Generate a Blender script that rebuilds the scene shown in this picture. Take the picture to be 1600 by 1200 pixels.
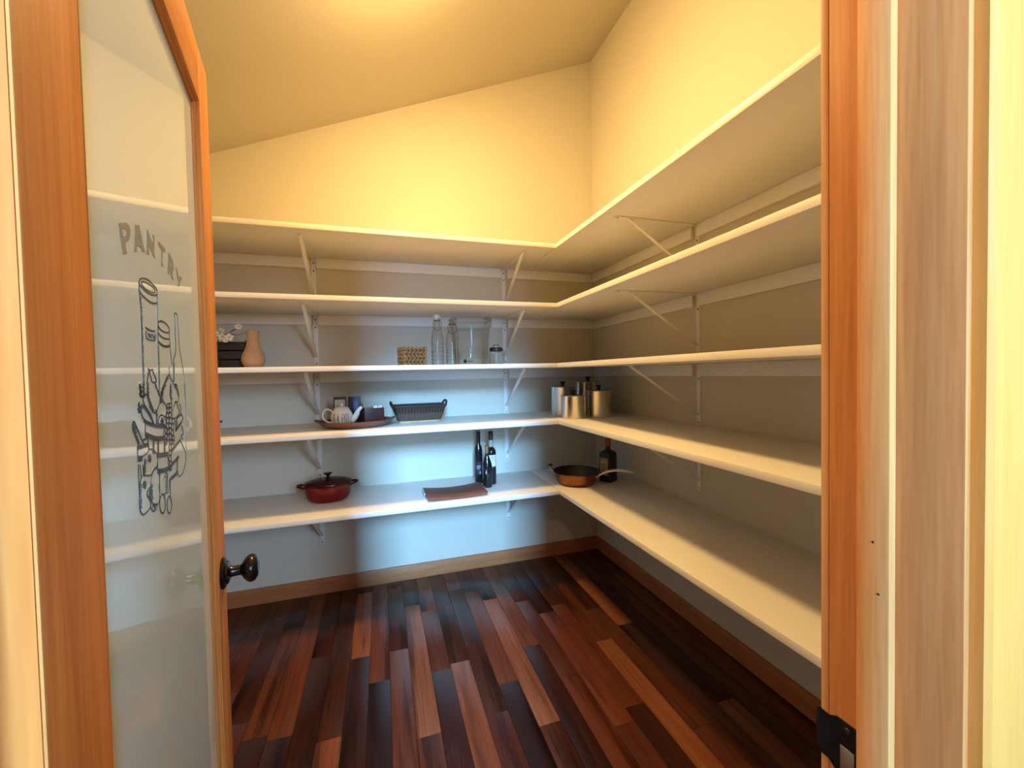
import bpy, bmesh, math, random
from mathutils import Vector, Matrix, Quaternion
from mathutils.geometry import tessellate_polygon

for o in list(bpy.data.objects):
    bpy.data.objects.remove(o)
scene = bpy.context.scene
COL = scene.collection
R = math.radians
random.seed(7)

# ------------------------------------------------------------------ camera
CAM_H = 1.30
F_PX = 644.5
WX = Vector((0.9532, -0.0276, 0.3011))      # world axes seen in the camera (right, down, forward)
WY = Vector((-0.3017, -0.0192, 0.9532))
WZ = Vector((-0.0205, -0.9994, -0.0266))
cam_d = bpy.data.cameras.new('camera')
cam_d.sensor_fit = 'HORIZONTAL'
cam_d.sensor_width = 36.0
cam_d.lens = 36.0 * F_PX / 1600.0
cam_d.clip_start = 0.02
cam = bpy.data.objects.new('camera', cam_d)
COL.objects.link(cam)
right = Vector((WX[0], WY[0], WZ[0]))
down = Vector((WX[1], WY[1], WZ[1]))
fwd = Vector((WX[2], WY[2], WZ[2]))
m3 = Matrix((right, -down, -fwd)).transposed()
cam.matrix_world = Matrix.Translation((0, 0, CAM_H)) @ m3.to_4x4()
scene.camera = cam

# ------------------------------------------------------------------ world, light, exposure
world = bpy.data.worlds.new('world')
scene.world = world
world.use_nodes = True
world.node_tree.nodes['Background'].inputs[0].default_value = (0.55, 0.75, 1.0, 1)
world.node_tree.nodes['Background'].inputs[1].default_value = 0.6

scene.view_settings.view_transform = 'Standard'
scene.view_settings.look = 'None'
scene.view_settings.exposure = -0.5
scene.view_settings.gamma = 1.0
scene.view_settings.use_curve_mapping = False

def area(name, loc, rot, sx, sy, power, color, spread=180):
    l = bpy.data.lights.new(name, 'AREA')
    l.shape = 'RECTANGLE'
    l.size, l.size_y = sx, sy
    l.energy = power
    l.color = color
    l.spread = R(spread)
    o = bpy.data.objects.new(name, l)
    o.location = loc
    o.rotation_euler = rot
    COL.objects.link(o)
    return o
# daylight in the unseen windows of the room behind the camera
DAY = (0.24, 0.57, 1.0)
area('daylight_tall_window_sky', (-0.72, -5.80, 3.85), (R(75), 0, 0), 0.88, 1.50, 240.0, DAY, 50)
area('daylight_tall_window_garden', (-0.72, -5.98, 1.75), (R(88), 0, 0), 0.88, 2.30, 36.0, DAY, 50)
area('daylight_side_window', (-2.51, -0.95, 1.45), (R(90), 0, R(-90)), 0.5, 1.3, 4.5, (0.66, 0.82, 1.0), 110)
area('daylight_right_window', (2.20, -4.60, 2.70), (R(80), 0, R(26)), 1.1, 2.0, 78.0, (0.46, 0.70, 1.0), 60)
LAMP_W = 375.0          # emission of the pantry lamp's globe
KITCHEN_FILL_W = 190.0
PENDANT_FILL_W = 40.0

# ------------------------------------------------------------------ dimensions
XR, YB = 1.487, 2.690           # right wall, back wall
XL = -1.15                      # left wall
YJ0, YJ1 = 0.216, 0.337         # wall between kitchen and pantry
XJ = 0.470                      # right jamb face
XJL = -0.2465                   # left jamb face
SD = 0.53                       # shelf depth
XS, YS = XR - SD, YB - SD       # shelf fronts
T = 0.024
SHZ = [2.000, 1.667, 1.327, 1.002, 0.597]     # undersides, top to bottom
HEAD = 1.958
CK = 0.4146
def ceil_z(x):
    return 3.515 + CK * (x - XR)

# ------------------------------------------------------------------ materials
MATS = {}
def newmat(name):
    m = bpy.data.materials.new(name)
    m.use_nodes = True
    MATS[name] = m
    nt = m.node_tree
    return m, nt, nt.nodes['Principled BSDF']

def node(nt, t, **kw):
    n = nt.nodes.new(t)
    for k, v in kw.items():
        setattr(n, k, v)
    return n

def mix_rgb(nt, fac, a, b, mode='MIX'):
    n = nt.nodes.new('ShaderNodeMix')
    n.data_type = 'RGBA'
    n.blend_type = mode
    def put(i, v):
        if hasattr(v, 'is_linked'):
            nt.links.new(v, n.inputs[i])
        elif isinstance(v, (int, float)):
            n.inputs[i].default_value = v
        else:
            n.inputs[i].default_value = (*v, 1)
    put(0, fac); put(6, a); put(7, b)
    return n.outputs[2]

def noise(nt, scale=(1, 1, 1), s=5.0, detail=3.0, coord='Object', rnd=False):
    tc = node(nt, 'ShaderNodeTexCoord')
    mp = node(nt, 'ShaderNodeMapping')
    mp.inputs['Scale'].default_value = scale
    src = tc.outputs[coord]
    if rnd:
        oi = node(nt, 'ShaderNodeObjectInfo')
        ml = node(nt, 'ShaderNodeMath', operation='MULTIPLY')
        ml.inputs[1].default_value = 37.0
        nt.links.new(oi.outputs['Random'], ml.inputs[0])
        ad = node(nt, 'ShaderNodeVectorMath', operation='ADD')
        nt.links.new(src, ad.inputs[0])
        nt.links.new(ml.outputs[0], ad.inputs[1])
        src = ad.outputs[0]
    nt.links.new(src, mp.inputs[0])
    tx = node(nt, 'ShaderNodeTexNoise')
    tx.inputs['Scale'].default_value = s
    tx.inputs['Detail'].default_value = detail
    nt.links.new(mp.outputs[0], tx.inputs['Vector'])
    return tx.outputs['Fac'], mp

def ramp(nt, fac, stops):
    r = node(nt, 'ShaderNodeValToRGB')
    nt.links.new(fac, r.inputs[0])
    el = r.color_ramp.elements
    while len(el) < len(stops):
        el.new(0.5)
    for e, (p, c) in zip(el, stops):
        e.position = p
        e.color = (*c, 1) if len(c) == 3 else c
    return r.outputs[0]

def bump(nt, bs, h, strength=0.1, dist=0.002):
    b = node(nt, 'ShaderNodeBump')
    b.inputs['Strength'].default_value = strength
    b.inputs['Distance'].default_value = dist
    nt.links.new(h, b.inputs['Height'])
    nt.links.new(b.outputs[0], bs.inputs['Normal'])

def plain(name, col, rough=0.5, metal=0.0, var=0.06, s=40.0, spec=0.5, bmp=0.0, coat=0.0):
    m, nt, bs = newmat(name)
    fac, _ = noise(nt, s=s)
    c0 = tuple(max(0, c * (1 - var)) for c in col)
    c1 = tuple(min(1, c * (1 + var)) for c in col)
    nt.links.new(ramp(nt, fac, [(0.3, c0), (0.7, c1)]), bs.inputs['Base Color'])
    bs.inputs['Roughness'].default_value = rough
    bs.inputs['Metallic'].default_value = metal
    bs.inputs['Specular IOR Level'].default_value = spec
    if coat:
        bs.inputs['Coat Weight'].default_value = coat
        bs.inputs['Coat Roughness'].default_value = 0.08
    if bmp:
        bump(nt, bs, fac, bmp)
    return m

def wood(name, dark, mid, light, axis='Z', rough=0.4, scale=1.0, rnd=True, spec=0.4):
    """straight grained timber, grain along the object's local axis"""
    m, nt, bs = newmat(name)
    st = {'X': (0.035, 1, 1), 'Y': (1, 0.035, 1), 'Z': (1, 1, 0.035)}[axis]
    f1, _ = noise(nt, tuple(v * scale for v in st), s=230, detail=4, rnd=rnd)
    f2, _ = noise(nt, tuple(v * scale for v in st), s=34, detail=3, rnd=rnd)
    f3, _ = noise(nt, (1, 1, 1), s=2.2, detail=2, rnd=rnd)
    a = ramp(nt, f1, [(0.30, dark), (0.52, mid), (0.75, light)])
    b = ramp(nt, f2, [(0.30, dark), (0.5, mid), (0.7, light)])
    c = mix_rgb(nt, 0.5, a, b)
    d = ramp(nt, f3, [(0.25, (0.86, 0.84, 0.82)), (0.75, (1.1, 1.1, 1.1))])
    nt.links.new(mix_rgb(nt, 1.0, c, d, 'MULTIPLY'), bs.inputs['Base Color'])
    bs.inputs['Roughness'].default_value = rough
    bs.inputs['Specular IOR Level'].default_value = spec
    bump(nt, bs, f1, 0.08, 0.001)
    return m

wall_m = plain('wall_paint', (0.62, 0.575, 0.475), 0.85, var=0.015, s=180, bmp=0.05)
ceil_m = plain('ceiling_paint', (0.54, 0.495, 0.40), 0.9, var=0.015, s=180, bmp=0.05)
shelf_m = plain('white_laminate', (0.80, 0.77, 0.72), 0.42, var=0.02, s=300, spec=0.4)
edge_m = plain('white_edge_band', (0.88, 0.85, 0.80), 0.4, var=0.02, s=200)
kwall_m = plain('warm_kitchen_paint', (0.30, 0.21, 0.12), 0.85, var=0.02, s=120)
cleat_m = plain('white_painted_wood', (0.84, 0.82, 0.78), 0.5, var=0.03, s=60)
brk_m = plain('white_enamel_steel', (0.80, 0.785, 0.75), 0.35, var=0.02)
screw_m = plain('dark_screw', (0.05, 0.05, 0.055), 0.4, 0.7)
FIR = ((0.46, 0.165, 0.040), (0.60, 0.235, 0.062), (0.70, 0.31, 0.095))
fir_z = wood('fir_upright', *FIR, axis='Z', rough=0.55, spec=0.06)
fir_x = wood('fir_lengthwise', *FIR, axis='X', rough=0.55, spec=0.06)
PALE = ((0.70, 0.29, 0.085), (0.84, 0.39, 0.13), (0.90, 0.47, 0.18))
JAMB = ((0.54, 0.19, 0.055), (0.70, 0.275, 0.085), (0.80, 0.36, 0.125))
jamb_z = wood('jamb_fir_upright', *JAMB, axis='Z', rough=0.5, spec=0.08)
pale_z = wood('pale_fir_upright', *PALE, axis='Z', rough=0.5, spec=0.1)
case_z = wood('honey_fir_upright', (0.80, 0.33, 0.065), (0.86, 0.385, 0.09), (0.91, 0.44, 0.12), axis='Z', rough=0.5, spec=0.15)
BB = ((0.29, 0.10, 0.036), (0.40, 0.148, 0.055), (0.50, 0.20, 0.08))
bb_x = wood('baseboard_wood_x', *BB, axis='X', rough=0.4, spec=0.2)
bb_y = wood('baseboard_wood_y', *BB, axis='Y', rough=0.4, spec=0.2)
bronze = plain('dark_bronze', (0.035, 0.030, 0.028), 0.22, 0.85, var=0.2)
black_iron = plain('black_iron', (0.015, 0.016, 0.02), 0.35, 0.6, var=0.2)
brass_m = plain('worn_bare_metal', (0.55, 0.52, 0.50), 0.35, 0.9)
black_p = plain('black_plastic', (0.012, 0.012, 0.013), 0.35)
steel = plain('polished_steel', (0.74, 0.71, 0.66), 0.22, 1.0, var=0.03)
dull_steel = plain('dull_steel', (0.5, 0.48, 0.45), 0.28, 1.0, var=0.05)
white_ceramic = plain('white_glazed_ceramic', (0.80, 0.79, 0.76), 0.15, var=0.01)
ink = plain('black_ink', (0.02, 0.02, 0.02), 0.5)

def plank_mat():
    m, nt, bs = newmat('tigerwood_floor')
    oi = node(nt, 'ShaderNodeObjectInfo')
    f1, _ = noise(nt, (1, 0.03, 1), s=120, detail=5, rnd=True)
    f2, mp = noise(nt, (1, 0.075, 1), s=16, detail=3, rnd=True)
    f3, _ = noise(nt, (1, 0.3, 1), s=5, detail=2, rnd=True)
    g = ramp(nt, f1, [(0.25, (0.66, 0.62, 0.6)), (0.6, (1, 1, 1)), (0.85, (1.18, 1.2, 1.22))])
    st = ramp(nt, f2, [(0.37, (0.30, 0.24, 0.22)), (0.48, (0.95, 0.95, 0.95)), (0.8, (1.12, 1.12, 1.12))])
    sh = ramp(nt, f3, [(0.3, (0.82, 0.8, 0.8)), (0.7, (1.15, 1.15, 1.15))])
    c = mix_rgb(nt, 1.0, oi.outputs['Color'], g, 'MULTIPLY')
    c = mix_rgb(nt, 0.85, c, st, 'MULTIPLY')
    c = mix_rgb(nt, 1.0, c, sh, 'MULTIPLY')
    nt.links.new(c, bs.inputs['Base Color'])
    bs.inputs['Roughness'].default_value = 0.27
    bs.inputs['Specular IOR Level'].default_value = 0.42
    bump(nt, bs, f1, 0.04, 0.0006)
    return m
plank_m = plank_mat()
sub_m = plain('dark_subfloor', (0.02, 0.012, 0.009), 0.8)
kfloor_m = wood('kitchen_floor_wood', (0.14, 0.05, 0.025), (0.26, 0.10, 0.05), (0.36, 0.15, 0.08), axis='Y', rough=0.3)

def frosted():
    m, nt, bs = newmat('frosted_pane')
    nt.nodes.remove(bs)
    out = nt.nodes['Material Output']
    fac, _ = noise(nt, s=600, detail=1)
    colr = ramp(nt, fac, [(0.3, (0.74, 0.90, 0.98)), (0.7, (0.77, 0.93, 1.0))])
    d = node(nt, 'ShaderNodeBsdfDiffuse'); nt.links.new(colr, d.inputs[0])
    t = node(nt, 'ShaderNodeBsdfTranslucent'); nt.links.new(colr, t.inputs[0])
    mx = node(nt, 'ShaderNodeMixShader'); mx.inputs[0].default_value = 0.2
    nt.links.new(d.outputs[0], mx.inputs[1]); nt.links.new(t.outputs[0], mx.inputs[2])
    g = node(nt, 'ShaderNodeBsdfGlossy'); g.inputs['Roughness'].default_value = 0.015
    g.inputs[0].default_value = (0.95, 0.97, 0.97, 1)
    fr = node(nt, 'ShaderNodeFresnel'); fr.inputs[0].default_value = 1.85
    m2 = node(nt, 'ShaderNodeMixShader')
    nt.links.new(fr.outputs[0], m2.inputs[0])
    nt.links.new(mx.outputs[0], m2.inputs[1]); nt.links.new(g.outputs[0], m2.inputs[2])
    nt.links.new(m2.outputs[0], out.inputs[0])
    return m
frost_m = frosted()

def thin_glass(name, tint=(0.93, 0.95, 0.93), rough=0.02, ior=1.5, bumps=0.0, bs_scale=60, refl=1.0):
    m, nt, bs = newmat(name)
    nt.nodes.remove(bs)
    out = nt.nodes['Material Output']
    tr = node(nt, 'ShaderNodeBsdfTransparent'); tr.inputs[0].default_value = (*tint, 1)
    g = node(nt, 'ShaderNodeBsdfGlossy'); g.inputs['Roughness'].default_value = rough
    fr = node(nt, 'ShaderNodeFresnel'); fr.inputs[0].default_value = ior
    mx = node(nt, 'ShaderNodeMixShader')
    if bumps:
        fac, _ = noise(nt, s=bs_scale, detail=1)
        b = node(nt, 'ShaderNodeBump'); b.inputs['Strength'].default_value = bumps
        b.inputs['Distance'].default_value = 0.004
        nt.links.new(fac, b.inputs['Height'])
        nt.links.new(b.outputs[0], g.inputs['Normal'])
        nt.links.new(b.outputs[0], fr.inputs['Normal'])
    dim = node(nt, 'ShaderNodeMath', operation='MULTIPLY'); dim.inputs[1].default_value = refl
    nt.links.new(fr.outputs[0], dim.inputs[0])
    nt.links.new(dim.outputs[0], mx.inputs[0])
    nt.links.new(tr.outputs[0], mx.inputs[1]); nt.links.new(g.outputs[0], mx.inputs[2])
    nt.links.new(mx.outputs[0], out.inputs[0])
    return m
glass_m = thin_glass('clear_glass', (0.955, 0.96, 0.945), ior=1.5, bumps=0.12, bs_scale=45, refl=0.55)
pane_m = thin_glass('window_glass', (0.97, 0.98, 0.98))

def emitter(name, col, strength):
    m, nt, bs = newmat(name)
    nt.nodes.remove(bs)
    e = node(nt, 'ShaderNodeEmission')
    e.inputs[0].default_value = (*col, 1)
    e.inputs[1].default_value = strength
    nt.links.new(e.outputs[0], nt.nodes['Material Output'].inputs[0])
    return m

# ------------------------------------------------------------------ mesh helpers
class MB:
    def __init__(self):
        self.v = []; self.f = []
    def add(self, verts, faces):
        n = len(self.v)
        self.v += [tuple(p) for p in verts]
        self.f += [tuple(n + i for i in f) for f in faces]
        return self
    def box(self, x0, x1, y0, y1, z0, z1, ch=0.0):
        if ch <= 0:
            vs = [(x, y, z) for x in (x0, x1) for y in (y0, y1) for z in (z0, z1)]
            return self.add(vs, [(0, 1, 3, 2), (4, 6, 7, 5), (0, 4, 5, 1), (2, 3, 7, 6), (0, 2, 6, 4), (1, 5, 7, 3)])
        bm = bmesh.new()
        bmesh.ops.create_cube(bm, size=1)
        for v in bm.verts:
            v.co = Vector(((x0 + x1) / 2 + v.co.x * (x1 - x0), (y0 + y1) / 2 + v.co.y * (y1 - y0), (z0 + z1) / 2 + v.co.z * (z1 - z0)))
        bmesh.ops.bevel(bm, geom=list(bm.edges), offset=ch, segments=2, affect='EDGES', profile=0.5)
        bm.verts.index_update()
        vs = [v.co.copy() for v in bm.verts]; fs = [[v.index for v in f.verts] for f in bm.faces]
        bm.free()
        return self.add(vs, fs)
    def lathe(self, prof, seg=32, c=(0, 0, 0), sx=1.0, sy=1.0, cap0=True, cap1=True):
        vs = []; fs = []
        for r, z in prof:
            for k in range(seg):
                a = 2 * math.pi * k / seg
                vs.append((c[0] + r * sx * math.cos(a), c[1] + r * sy * math.sin(a), c[2] + z))
        for i in range(len(prof) - 1):
            for k in range(seg):
                k2 = (k + 1) % seg
                fs.append((i * seg + k, i * seg + k2, (i + 1) * seg + k2, (i + 1) * seg + k))
        if cap0: fs.append(tuple(range(seg - 1, -1, -1)))
        if cap1: fs.append(tuple((len(prof) - 1) * seg + k for k in range(seg)))
        return self.add(vs, fs)
    def tube(self, pts, r, seg=8, closed=False, flat=1.0):
        pts = [Vector(p) for p in pts]
        n = len(pts)
        rr = r if isinstance(r, (list, tuple)) else [r] * n
        vs = []; fs = []
        prev = None
        for i, p in enumerate(pts):
            if closed:
                t = pts[(i + 1) % n] - pts[i - 1]
            else:
                t = pts[min(i + 1, n - 1)] - pts[max(i - 1, 0)]
            t.normalize()
            if prev is None:
                up = Vector((0, 0, 1)) if abs(t.z) < 0.9 else Vector((1, 0, 0))
                a = t.cross(up).normalized()
            else:
                a = (prev - t * prev.dot(t)).normalized()
            prev = a
            b = t.cross(a)
            for k in range(seg):
                w = 2 * math.pi * k / seg
                vs.append(p + (a * math.cos(w) + b * math.sin(w) * flat) * rr[i])
        m = n if closed else n - 1
        for i in range(m):
            for k in range(seg):
                k2 = (k + 1) % seg; j = (i + 1) % n
                fs.append((i * seg + k, i * seg + k2, j * seg + k2, j * seg + k))
        if not closed:
            fs.append(tuple(range(seg - 1, -1, -1)))
            fs.append(tuple((n - 1) * seg + k for k in range(seg)))
        return self.add(vs, fs)
    def ball(self, c, rx, ry=None, rz=None, seg=12, rings=7, rot=None):
        ry = ry or rx; rz = rz or rx
        vs = [(0, 0, -1)]; fs = []
        for i in range(1, rings):
            t = -math.pi / 2 + math.pi * i / rings
            for k in range(seg):
                a = 2 * math.pi * k / seg
                vs.append((math.cos(t) * math.cos(a), math.cos(t) * math.sin(a), math.sin(t)))
        vs.append((0, 0, 1))
        for k in range(seg):
            fs.append((0, 1 + (k + 1) % seg, 1 + k))
        for i in range(rings - 2):
            for k in range(seg):
                a = 1 + i * seg; b = a + seg; k2 = (k + 1) % seg
                fs.append((a + k, a + k2, b + k2, b + k))
        a = 1 + (rings - 2) * seg; top = len(vs) - 1
        for k in range(seg):
            fs.append((a + k, a + (k + 1) % seg, top))
        out = []
        for p in vs:
            q = Vector((p[0] * rx, p[1] * ry, p[2] * rz))
            if rot: q = rot @ q
            out.append(q + Vector(c))
        return self.add(out, fs)
    def prism(self, poly, f0, f1):
        """poly of 2-D points; f0/f1 map a 2-D point to a 3-D one for the two ends"""
        n = len(poly)
        vs = [f0(*p) for p in poly] + [f1(*p) for p in poly]
        fs = [tuple(range(n - 1, -1, -1)), tuple(range(n, 2 * n))]
        fs += [(i, (i + 1) % n, n + (i + 1) % n, n + i) for i in range(n)]
        return self.add(vs, fs)
    def mesh(self, name, ang=38):
        me = bpy.data.meshes.new(name)
        me.from_pydata([tuple(p) for p in self.v], [], self.f)
        bm = bmesh.new(); bm.from_mesh(me)
        bmesh.ops.recalc_face_normals(bm, faces=bm.faces)
        bm.to_mesh(me); bm.free()
        for p in me.polygons: p.use_smooth = True
        me.set_sharp_from_angle(angle=R(ang))
        return me
    def build(self, name, mat, parent=None, loc=None, ang=38):
        me = self.mesh(name, ang)
        me.materials.append(mat)
        o = bpy.data.objects.new(name, me)
        COL.objects.link(o)
        if parent: o.parent = parent
        if loc: o.location = loc
        return o

def tag(o, label=None, cat=None, group=None, kind=None):
    if label: o['label'] = label
    if cat: o['category'] = cat
    if group: o['group'] = group
    if kind: o['kind'] = kind
    return o
def thing(name, label, cat, loc=(0, 0, 0), rz=0.0, group=None, kind=None):
    o = bpy.data.objects.new(name, None)
    o.empty_display_size = 0.05
    COL.objects.link(o)
    o.location = loc; o.rotation_euler = (0, 0, rz)
    return tag(o, label, cat, group, kind)
def share(o, parent=None, loc=None, rot=None):
    c = o.copy(); COL.objects.link(c)
    c.parent = parent
    if loc is not None: c.location = loc
    if rot is not None: c.rotation_euler = rot
    return c
def struct(name, mb, mat, label, cat):
    return tag(mb.build(name, mat), label, cat, kind='structure')

# ------------------------------------------------------------------ the room shell
WT = 0.11
struct('wall_back', MB().box(XL - WT, XR + WT, YB, YB + WT, -0.02, 3.75), wall_m, 'cream painted back wall of the pantry behind the shelves', 'wall')
struct('wall_right', MB().box(XR, XR + WT, YJ1, YB, -0.02, 3.75), wall_m, 'cream painted right wall of the pantry with the long shelves', 'wall')
struct('wall_left', MB().box(XL - WT, XL, YJ1, YB, -0.02, 3.75), wall_m, 'cream painted left wall of the pantry behind the open door', 'wall')
JT = 0.02
wf = MB()
KXL, KXR, KY, KZ = -2.6, 2.3, -6.1, 5.3
wf.box(KXL, XJL - JT, YJ0, YJ1, -0.02, 5.35)
wf.box(XJ + JT, KXR, YJ0, YJ1, -0.02, 5.35)
wf.box(XJL - JT, XJ + JT, YJ0, YJ1, HEAD + JT, 5.35)
struct('wall_front', wf, wall_m, 'painted partition wall around the pantry doorway', 'wall')
cl = MB()
cl.prism([(XL, ceil_z(XL)), (XR, ceil_z(XR)), (XR, ceil_z(XR) + 0.1), (XL, ceil_z(XL) + 0.1)],
         lambda x, z: (x, YJ1, z), lambda x, z: (x, YB, z))
struct('ceiling', cl, ceil_m, 'sloping cream painted pantry ceiling rising to the right', 'ceiling')

# floor: every plank a piece of its own
floor = tag(MB().box(XL, XR, 0.0, YB, -0.03, -0.0125).build('floor', sub_m), 'glossy reddish brown striped hardwood plank floor of the pantry', 'floor', kind='structure')
PW = 0.0861
TONE = {'l': (0.235, 0.080, 0.034), 'm': (0.130, 0.038, 0.018), 'r': (0.085, 0.024, 0.0125), 'd': (0.050, 0.0145, 0.009), 'v': (0.024, 0.0085, 0.007)}
# known planks: row -> [(far end y, tone), ...] from the doorway inwards
ROWS = {
    -3: [(1.585, 'l'), (2.3, 'd'), (2.69, 'r')],
    -2: [(2.005, 'd'), (2.60, 'l'), (2.69, 'd')],
    -1: [(1.82, 'v'), (2.69, 'm')],
    0: [(2.00, 'm'), (2.593, 'd'), (2.69, 'r')],
    1: [(1.483, 'm'), (2.365, 'l'), (2.69, 'd')],
    2: [(1.80, 'd'), (2.28, 'r'), (2.69, 'm')],
    3: [(1.825, 'l'), (2.69, 'd')],
    4: [(1.50, 'r'), (2.45, 'd'), (2.69, 'r')],
    5: [(1.635, 'v'), (2.40, 'm'), (2.69, 'd')],
    6: [(1.39, 'r'), (2.28, 'l'), (2.69, 'd')],
    7: [(1.82, 'd'), (2.69, 'm')],
    8: [(1.58, 'm'), (2.2, 'r'), (2.69, 'd')],
    9: [(1.30, 'r'), (2.05, 'm'), (2.69, 'v')],
    10: [(1.36, 'd'), (2.1, 'm'), (2.69, 'd')],
    11: [(1.745, 'l'), (2.69, 'r')],
    12: [(1.20, 'r'), (2.0, 'r'), (2.69, 'd')],
    13: [(1.82, 'd'), (2.69, 'l')],
    14: [(1.267, 'l'), (2.2, 'd'), (2.69, 'd')],
}
k0 = math.floor(XL / PW); k1 = math.ceil(XR / PW)
plank_meshes = {}
for k in range(k0, k1):
    x0 = max(k * PW, XL); x1 = min((k + 1) * PW, XR)
    if x1 - x0 < 0.01: continue
    if k in ROWS:
        segs = ROWS[k]
    else:
        segs = []; y = random.uniform(0.5, 1.2)
        while y < YB - 0.25:
            segs.append((y, random.choice('mrrrddd'))); y += random.uniform(0.45, 1.1)
        segs.append((YB, random.choice('mrrdd')))
    ya = 0.0
    for yb, tn in segs:
        g = 0.0006
        key = (round(x1 - x0, 4), round(yb - ya, 3))
        if key not in plank_meshes:
            w, l = (x1 - x0) / 2 - g, (yb - ya) / 2 - g
            me = MB().box(-w, w, -l, l, -0.012, 0.0, 0.0008).mesh('plank')
            me.materials.append(plank_m)
            plank_meshes[key] = me
        p = bpy.data.objects.new('plank', plank_meshes[key])
        COL.objects.link(p)
        p.parent = floor
        p.location = ((x0 + x1) / 2, (ya + yb) / 2, 0)
        j = random.uniform(0.86, 1.14)
        c = TONE[tn]
        p.color = (c[0] * j, c[1] * j * random.uniform(0.93, 1.07), c[2] * j * random.uniform(0.9, 1.1), 1)
        ya = yb

# baseboards
BH, BT = 0.09, 0.014
def bprof(h=BH, t=BT):
    return [(0, 0), (t, 0), (t, h - 0.006), (t - 0.004, h), (0, h)]
b = MB(); b.prism(bprof(), lambda d, z: (XL, YB - d, z), lambda d, z: (XR, YB - d, z))
struct('baseboard_back', b, bb_x, 'stained wood baseboard along the back wall', 'baseboard')
b = MB(); b.prism(bprof(), lambda d, z: (XR - d, YJ1, z), lambda d, z: (XR - d, YB - BT, z))
struct('baseboard_right', b, bb_y, 'stained wood baseboard along the right wall', 'baseboard')
b = MB(); b.prism(bprof(), lambda d, z: (XL + d, YJ1, z), lambda d, z: (XL + d, YB - BT, z))
struct('baseboard_left', b, bb_y, 'stained wood baseboard along the left wall behind the door', 'baseboard')

# ------------------------------------------------------------------ kitchen behind the camera (unseen; its windows are placed to explain the daylight)
struct('floor_kitchen', MB().box(KXL, KXR, KY, 0.0, -0.03, 0.0), kfloor_m, 'wood floor of the room in front of the pantry', 'floor')
struct('ceiling_kitchen', MB().box(KXL, KXR, KY, YJ0, KZ, KZ + 0.05), kwall_m, 'ceiling of the room in front of the pantry', 'ceiling')
def wall_hole(u0, u1, z0, z1, a0, a1, c0, c1, along):
    mb = MB()
    def bx(p0, p1, q0, q1):
        if along == 'x': mb.box(p0, p1, c0, c1, q0, q1)
        else: mb.box(c0, c1, p0, p1, q0, q1)
    bx(u0, a0[0], z0, z1); bx(a1[0], u1, z0, z1)
    bx(a0[0], a1[0], z0, a0[1]); bx(a0[0], a1[0], a1[1], z1)
    return mb
struct('wall_kitchen_rear', wall_hole(KXL, KXR, -0.02, 5.35, (-1.19, 0.45), (-0.25, 4.70), KY - WT, KY, 'x'), kwall_m, 'rear wall with tall narrow window behind the camera', 'wall')
struct('wall_kitchen_left', wall_hole(KY, YJ0, -0.02, 5.35, (-1.23, 0.75), (-0.67, 2.15), KXL - WT, KXL, 'y'), kwall_m, 'left wall with small window in front of the pantry', 'wall')
struct('wall_kitchen_right', wall_hole(KY, YJ0, -0.02, 5.35, (-5.30, 1.55), (-3.90, 3.90), KXR, KXR + WT, 'y'), kwall_m, 'right wall with wide window in the room in front of the pantry', 'wall')
def window(name, label, u0, u1, z0, z1, face, along, bars, sg=1):
    w = thing(name, label, 'window', kind='structure')
    def bx(mb, p0, p1, d0, d1, q0, q1):
        d0, d1 = sorted((d0 * sg, d1 * sg))
        if along == 'x': mb.box(p0, p1, face + d0, face + d1, q0, q1)
        else: mb.box(face + d0, face + d1, p0, p1, q0, q1)
    fr = MB()
    for q in ((u0, u0 + 0.03, z0, z1), (u1 - 0.03, u1, z0, z1), (u0 + 0.03, u1 - 0.03, z0, z0 + 0.03), (u0 + 0.03, u1 - 0.03, z1 - 0.03, z1)):
        bx(fr, q[0], q[1], -0.05, 0.085, q[2], q[3])
    f = fr.build('window_frame', pale_z, w)
    for zb in bars:
        mb = MB(); bx(mb, u0 + 0.03, u1 - 0.03, 0.095, 0.11, zb - 0.012, zb + 0.012); mb.build('glazing_bar', pale_z, f)
    mb = MB(); bx(mb, u0 + 0.03, u1 - 0.03, 0.0, 0.005, z0 + 0.03, z1 - 0.03); mb.build('pane', pane_m, w)
    return w
window('window_1', 'tall narrow wood window in the wall behind the camera', -1.19, -0.25, 0.45, 4.70, KY, 'x', (3.0,))
window('window_2', 'small wood window in the left wall beside the doorway', -1.23, -0.67, 0.75, 2.15, KXL, 'y', (1.45,))
window('window_3', 'wide wood window in the right wall of the outer room', -5.30, -3.90, 1.55, 3.90, KXR, 'y', (), -1)
kl = thing('added_lamp', 'larger warm lamp added out of view left of the camera, outside the pantry', 'lamp', (-0.45, -1.0, KZ))  # invented lamp, hung out of view to throw warm light on the jamb
MB().lathe([(0.10, -0.03), (0.10, 0.0)], 24).build('canopy', bronze, kl)
MB().lathe([(0.006, -2.52), (0.006, -0.03)], 8).build('stem', bronze, kl)
MB().ball((0, 0, -2.58), 0.09, seg=20, rings=12).build('globe', emitter('added_kitchen_globe', (1.0, 0.68, 0.30), KITCHEN_FILL_W), kl)

kp = thing('added_lamp', 'small warm lamp added out of view beside the doorway, outside the pantry', 'lamp', (0.85, -0.85, KZ))  # second invented lamp, put in unseen to warm the right casing
MB().lathe([(0.06, -0.02), (0.06, 0.0)], 24).build('canopy', bronze, kp)
MB().lathe([(0.004, -3.15), (0.004, -0.02)], 8).build('cord', bronze, kp)
MB().ball((0, 0, -3.20), 0.06, seg=20, rings=12).build('globe', emitter('added_pendant_globe', (1.0, 0.64, 0.26), PENDANT_FILL_W), kp)

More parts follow.
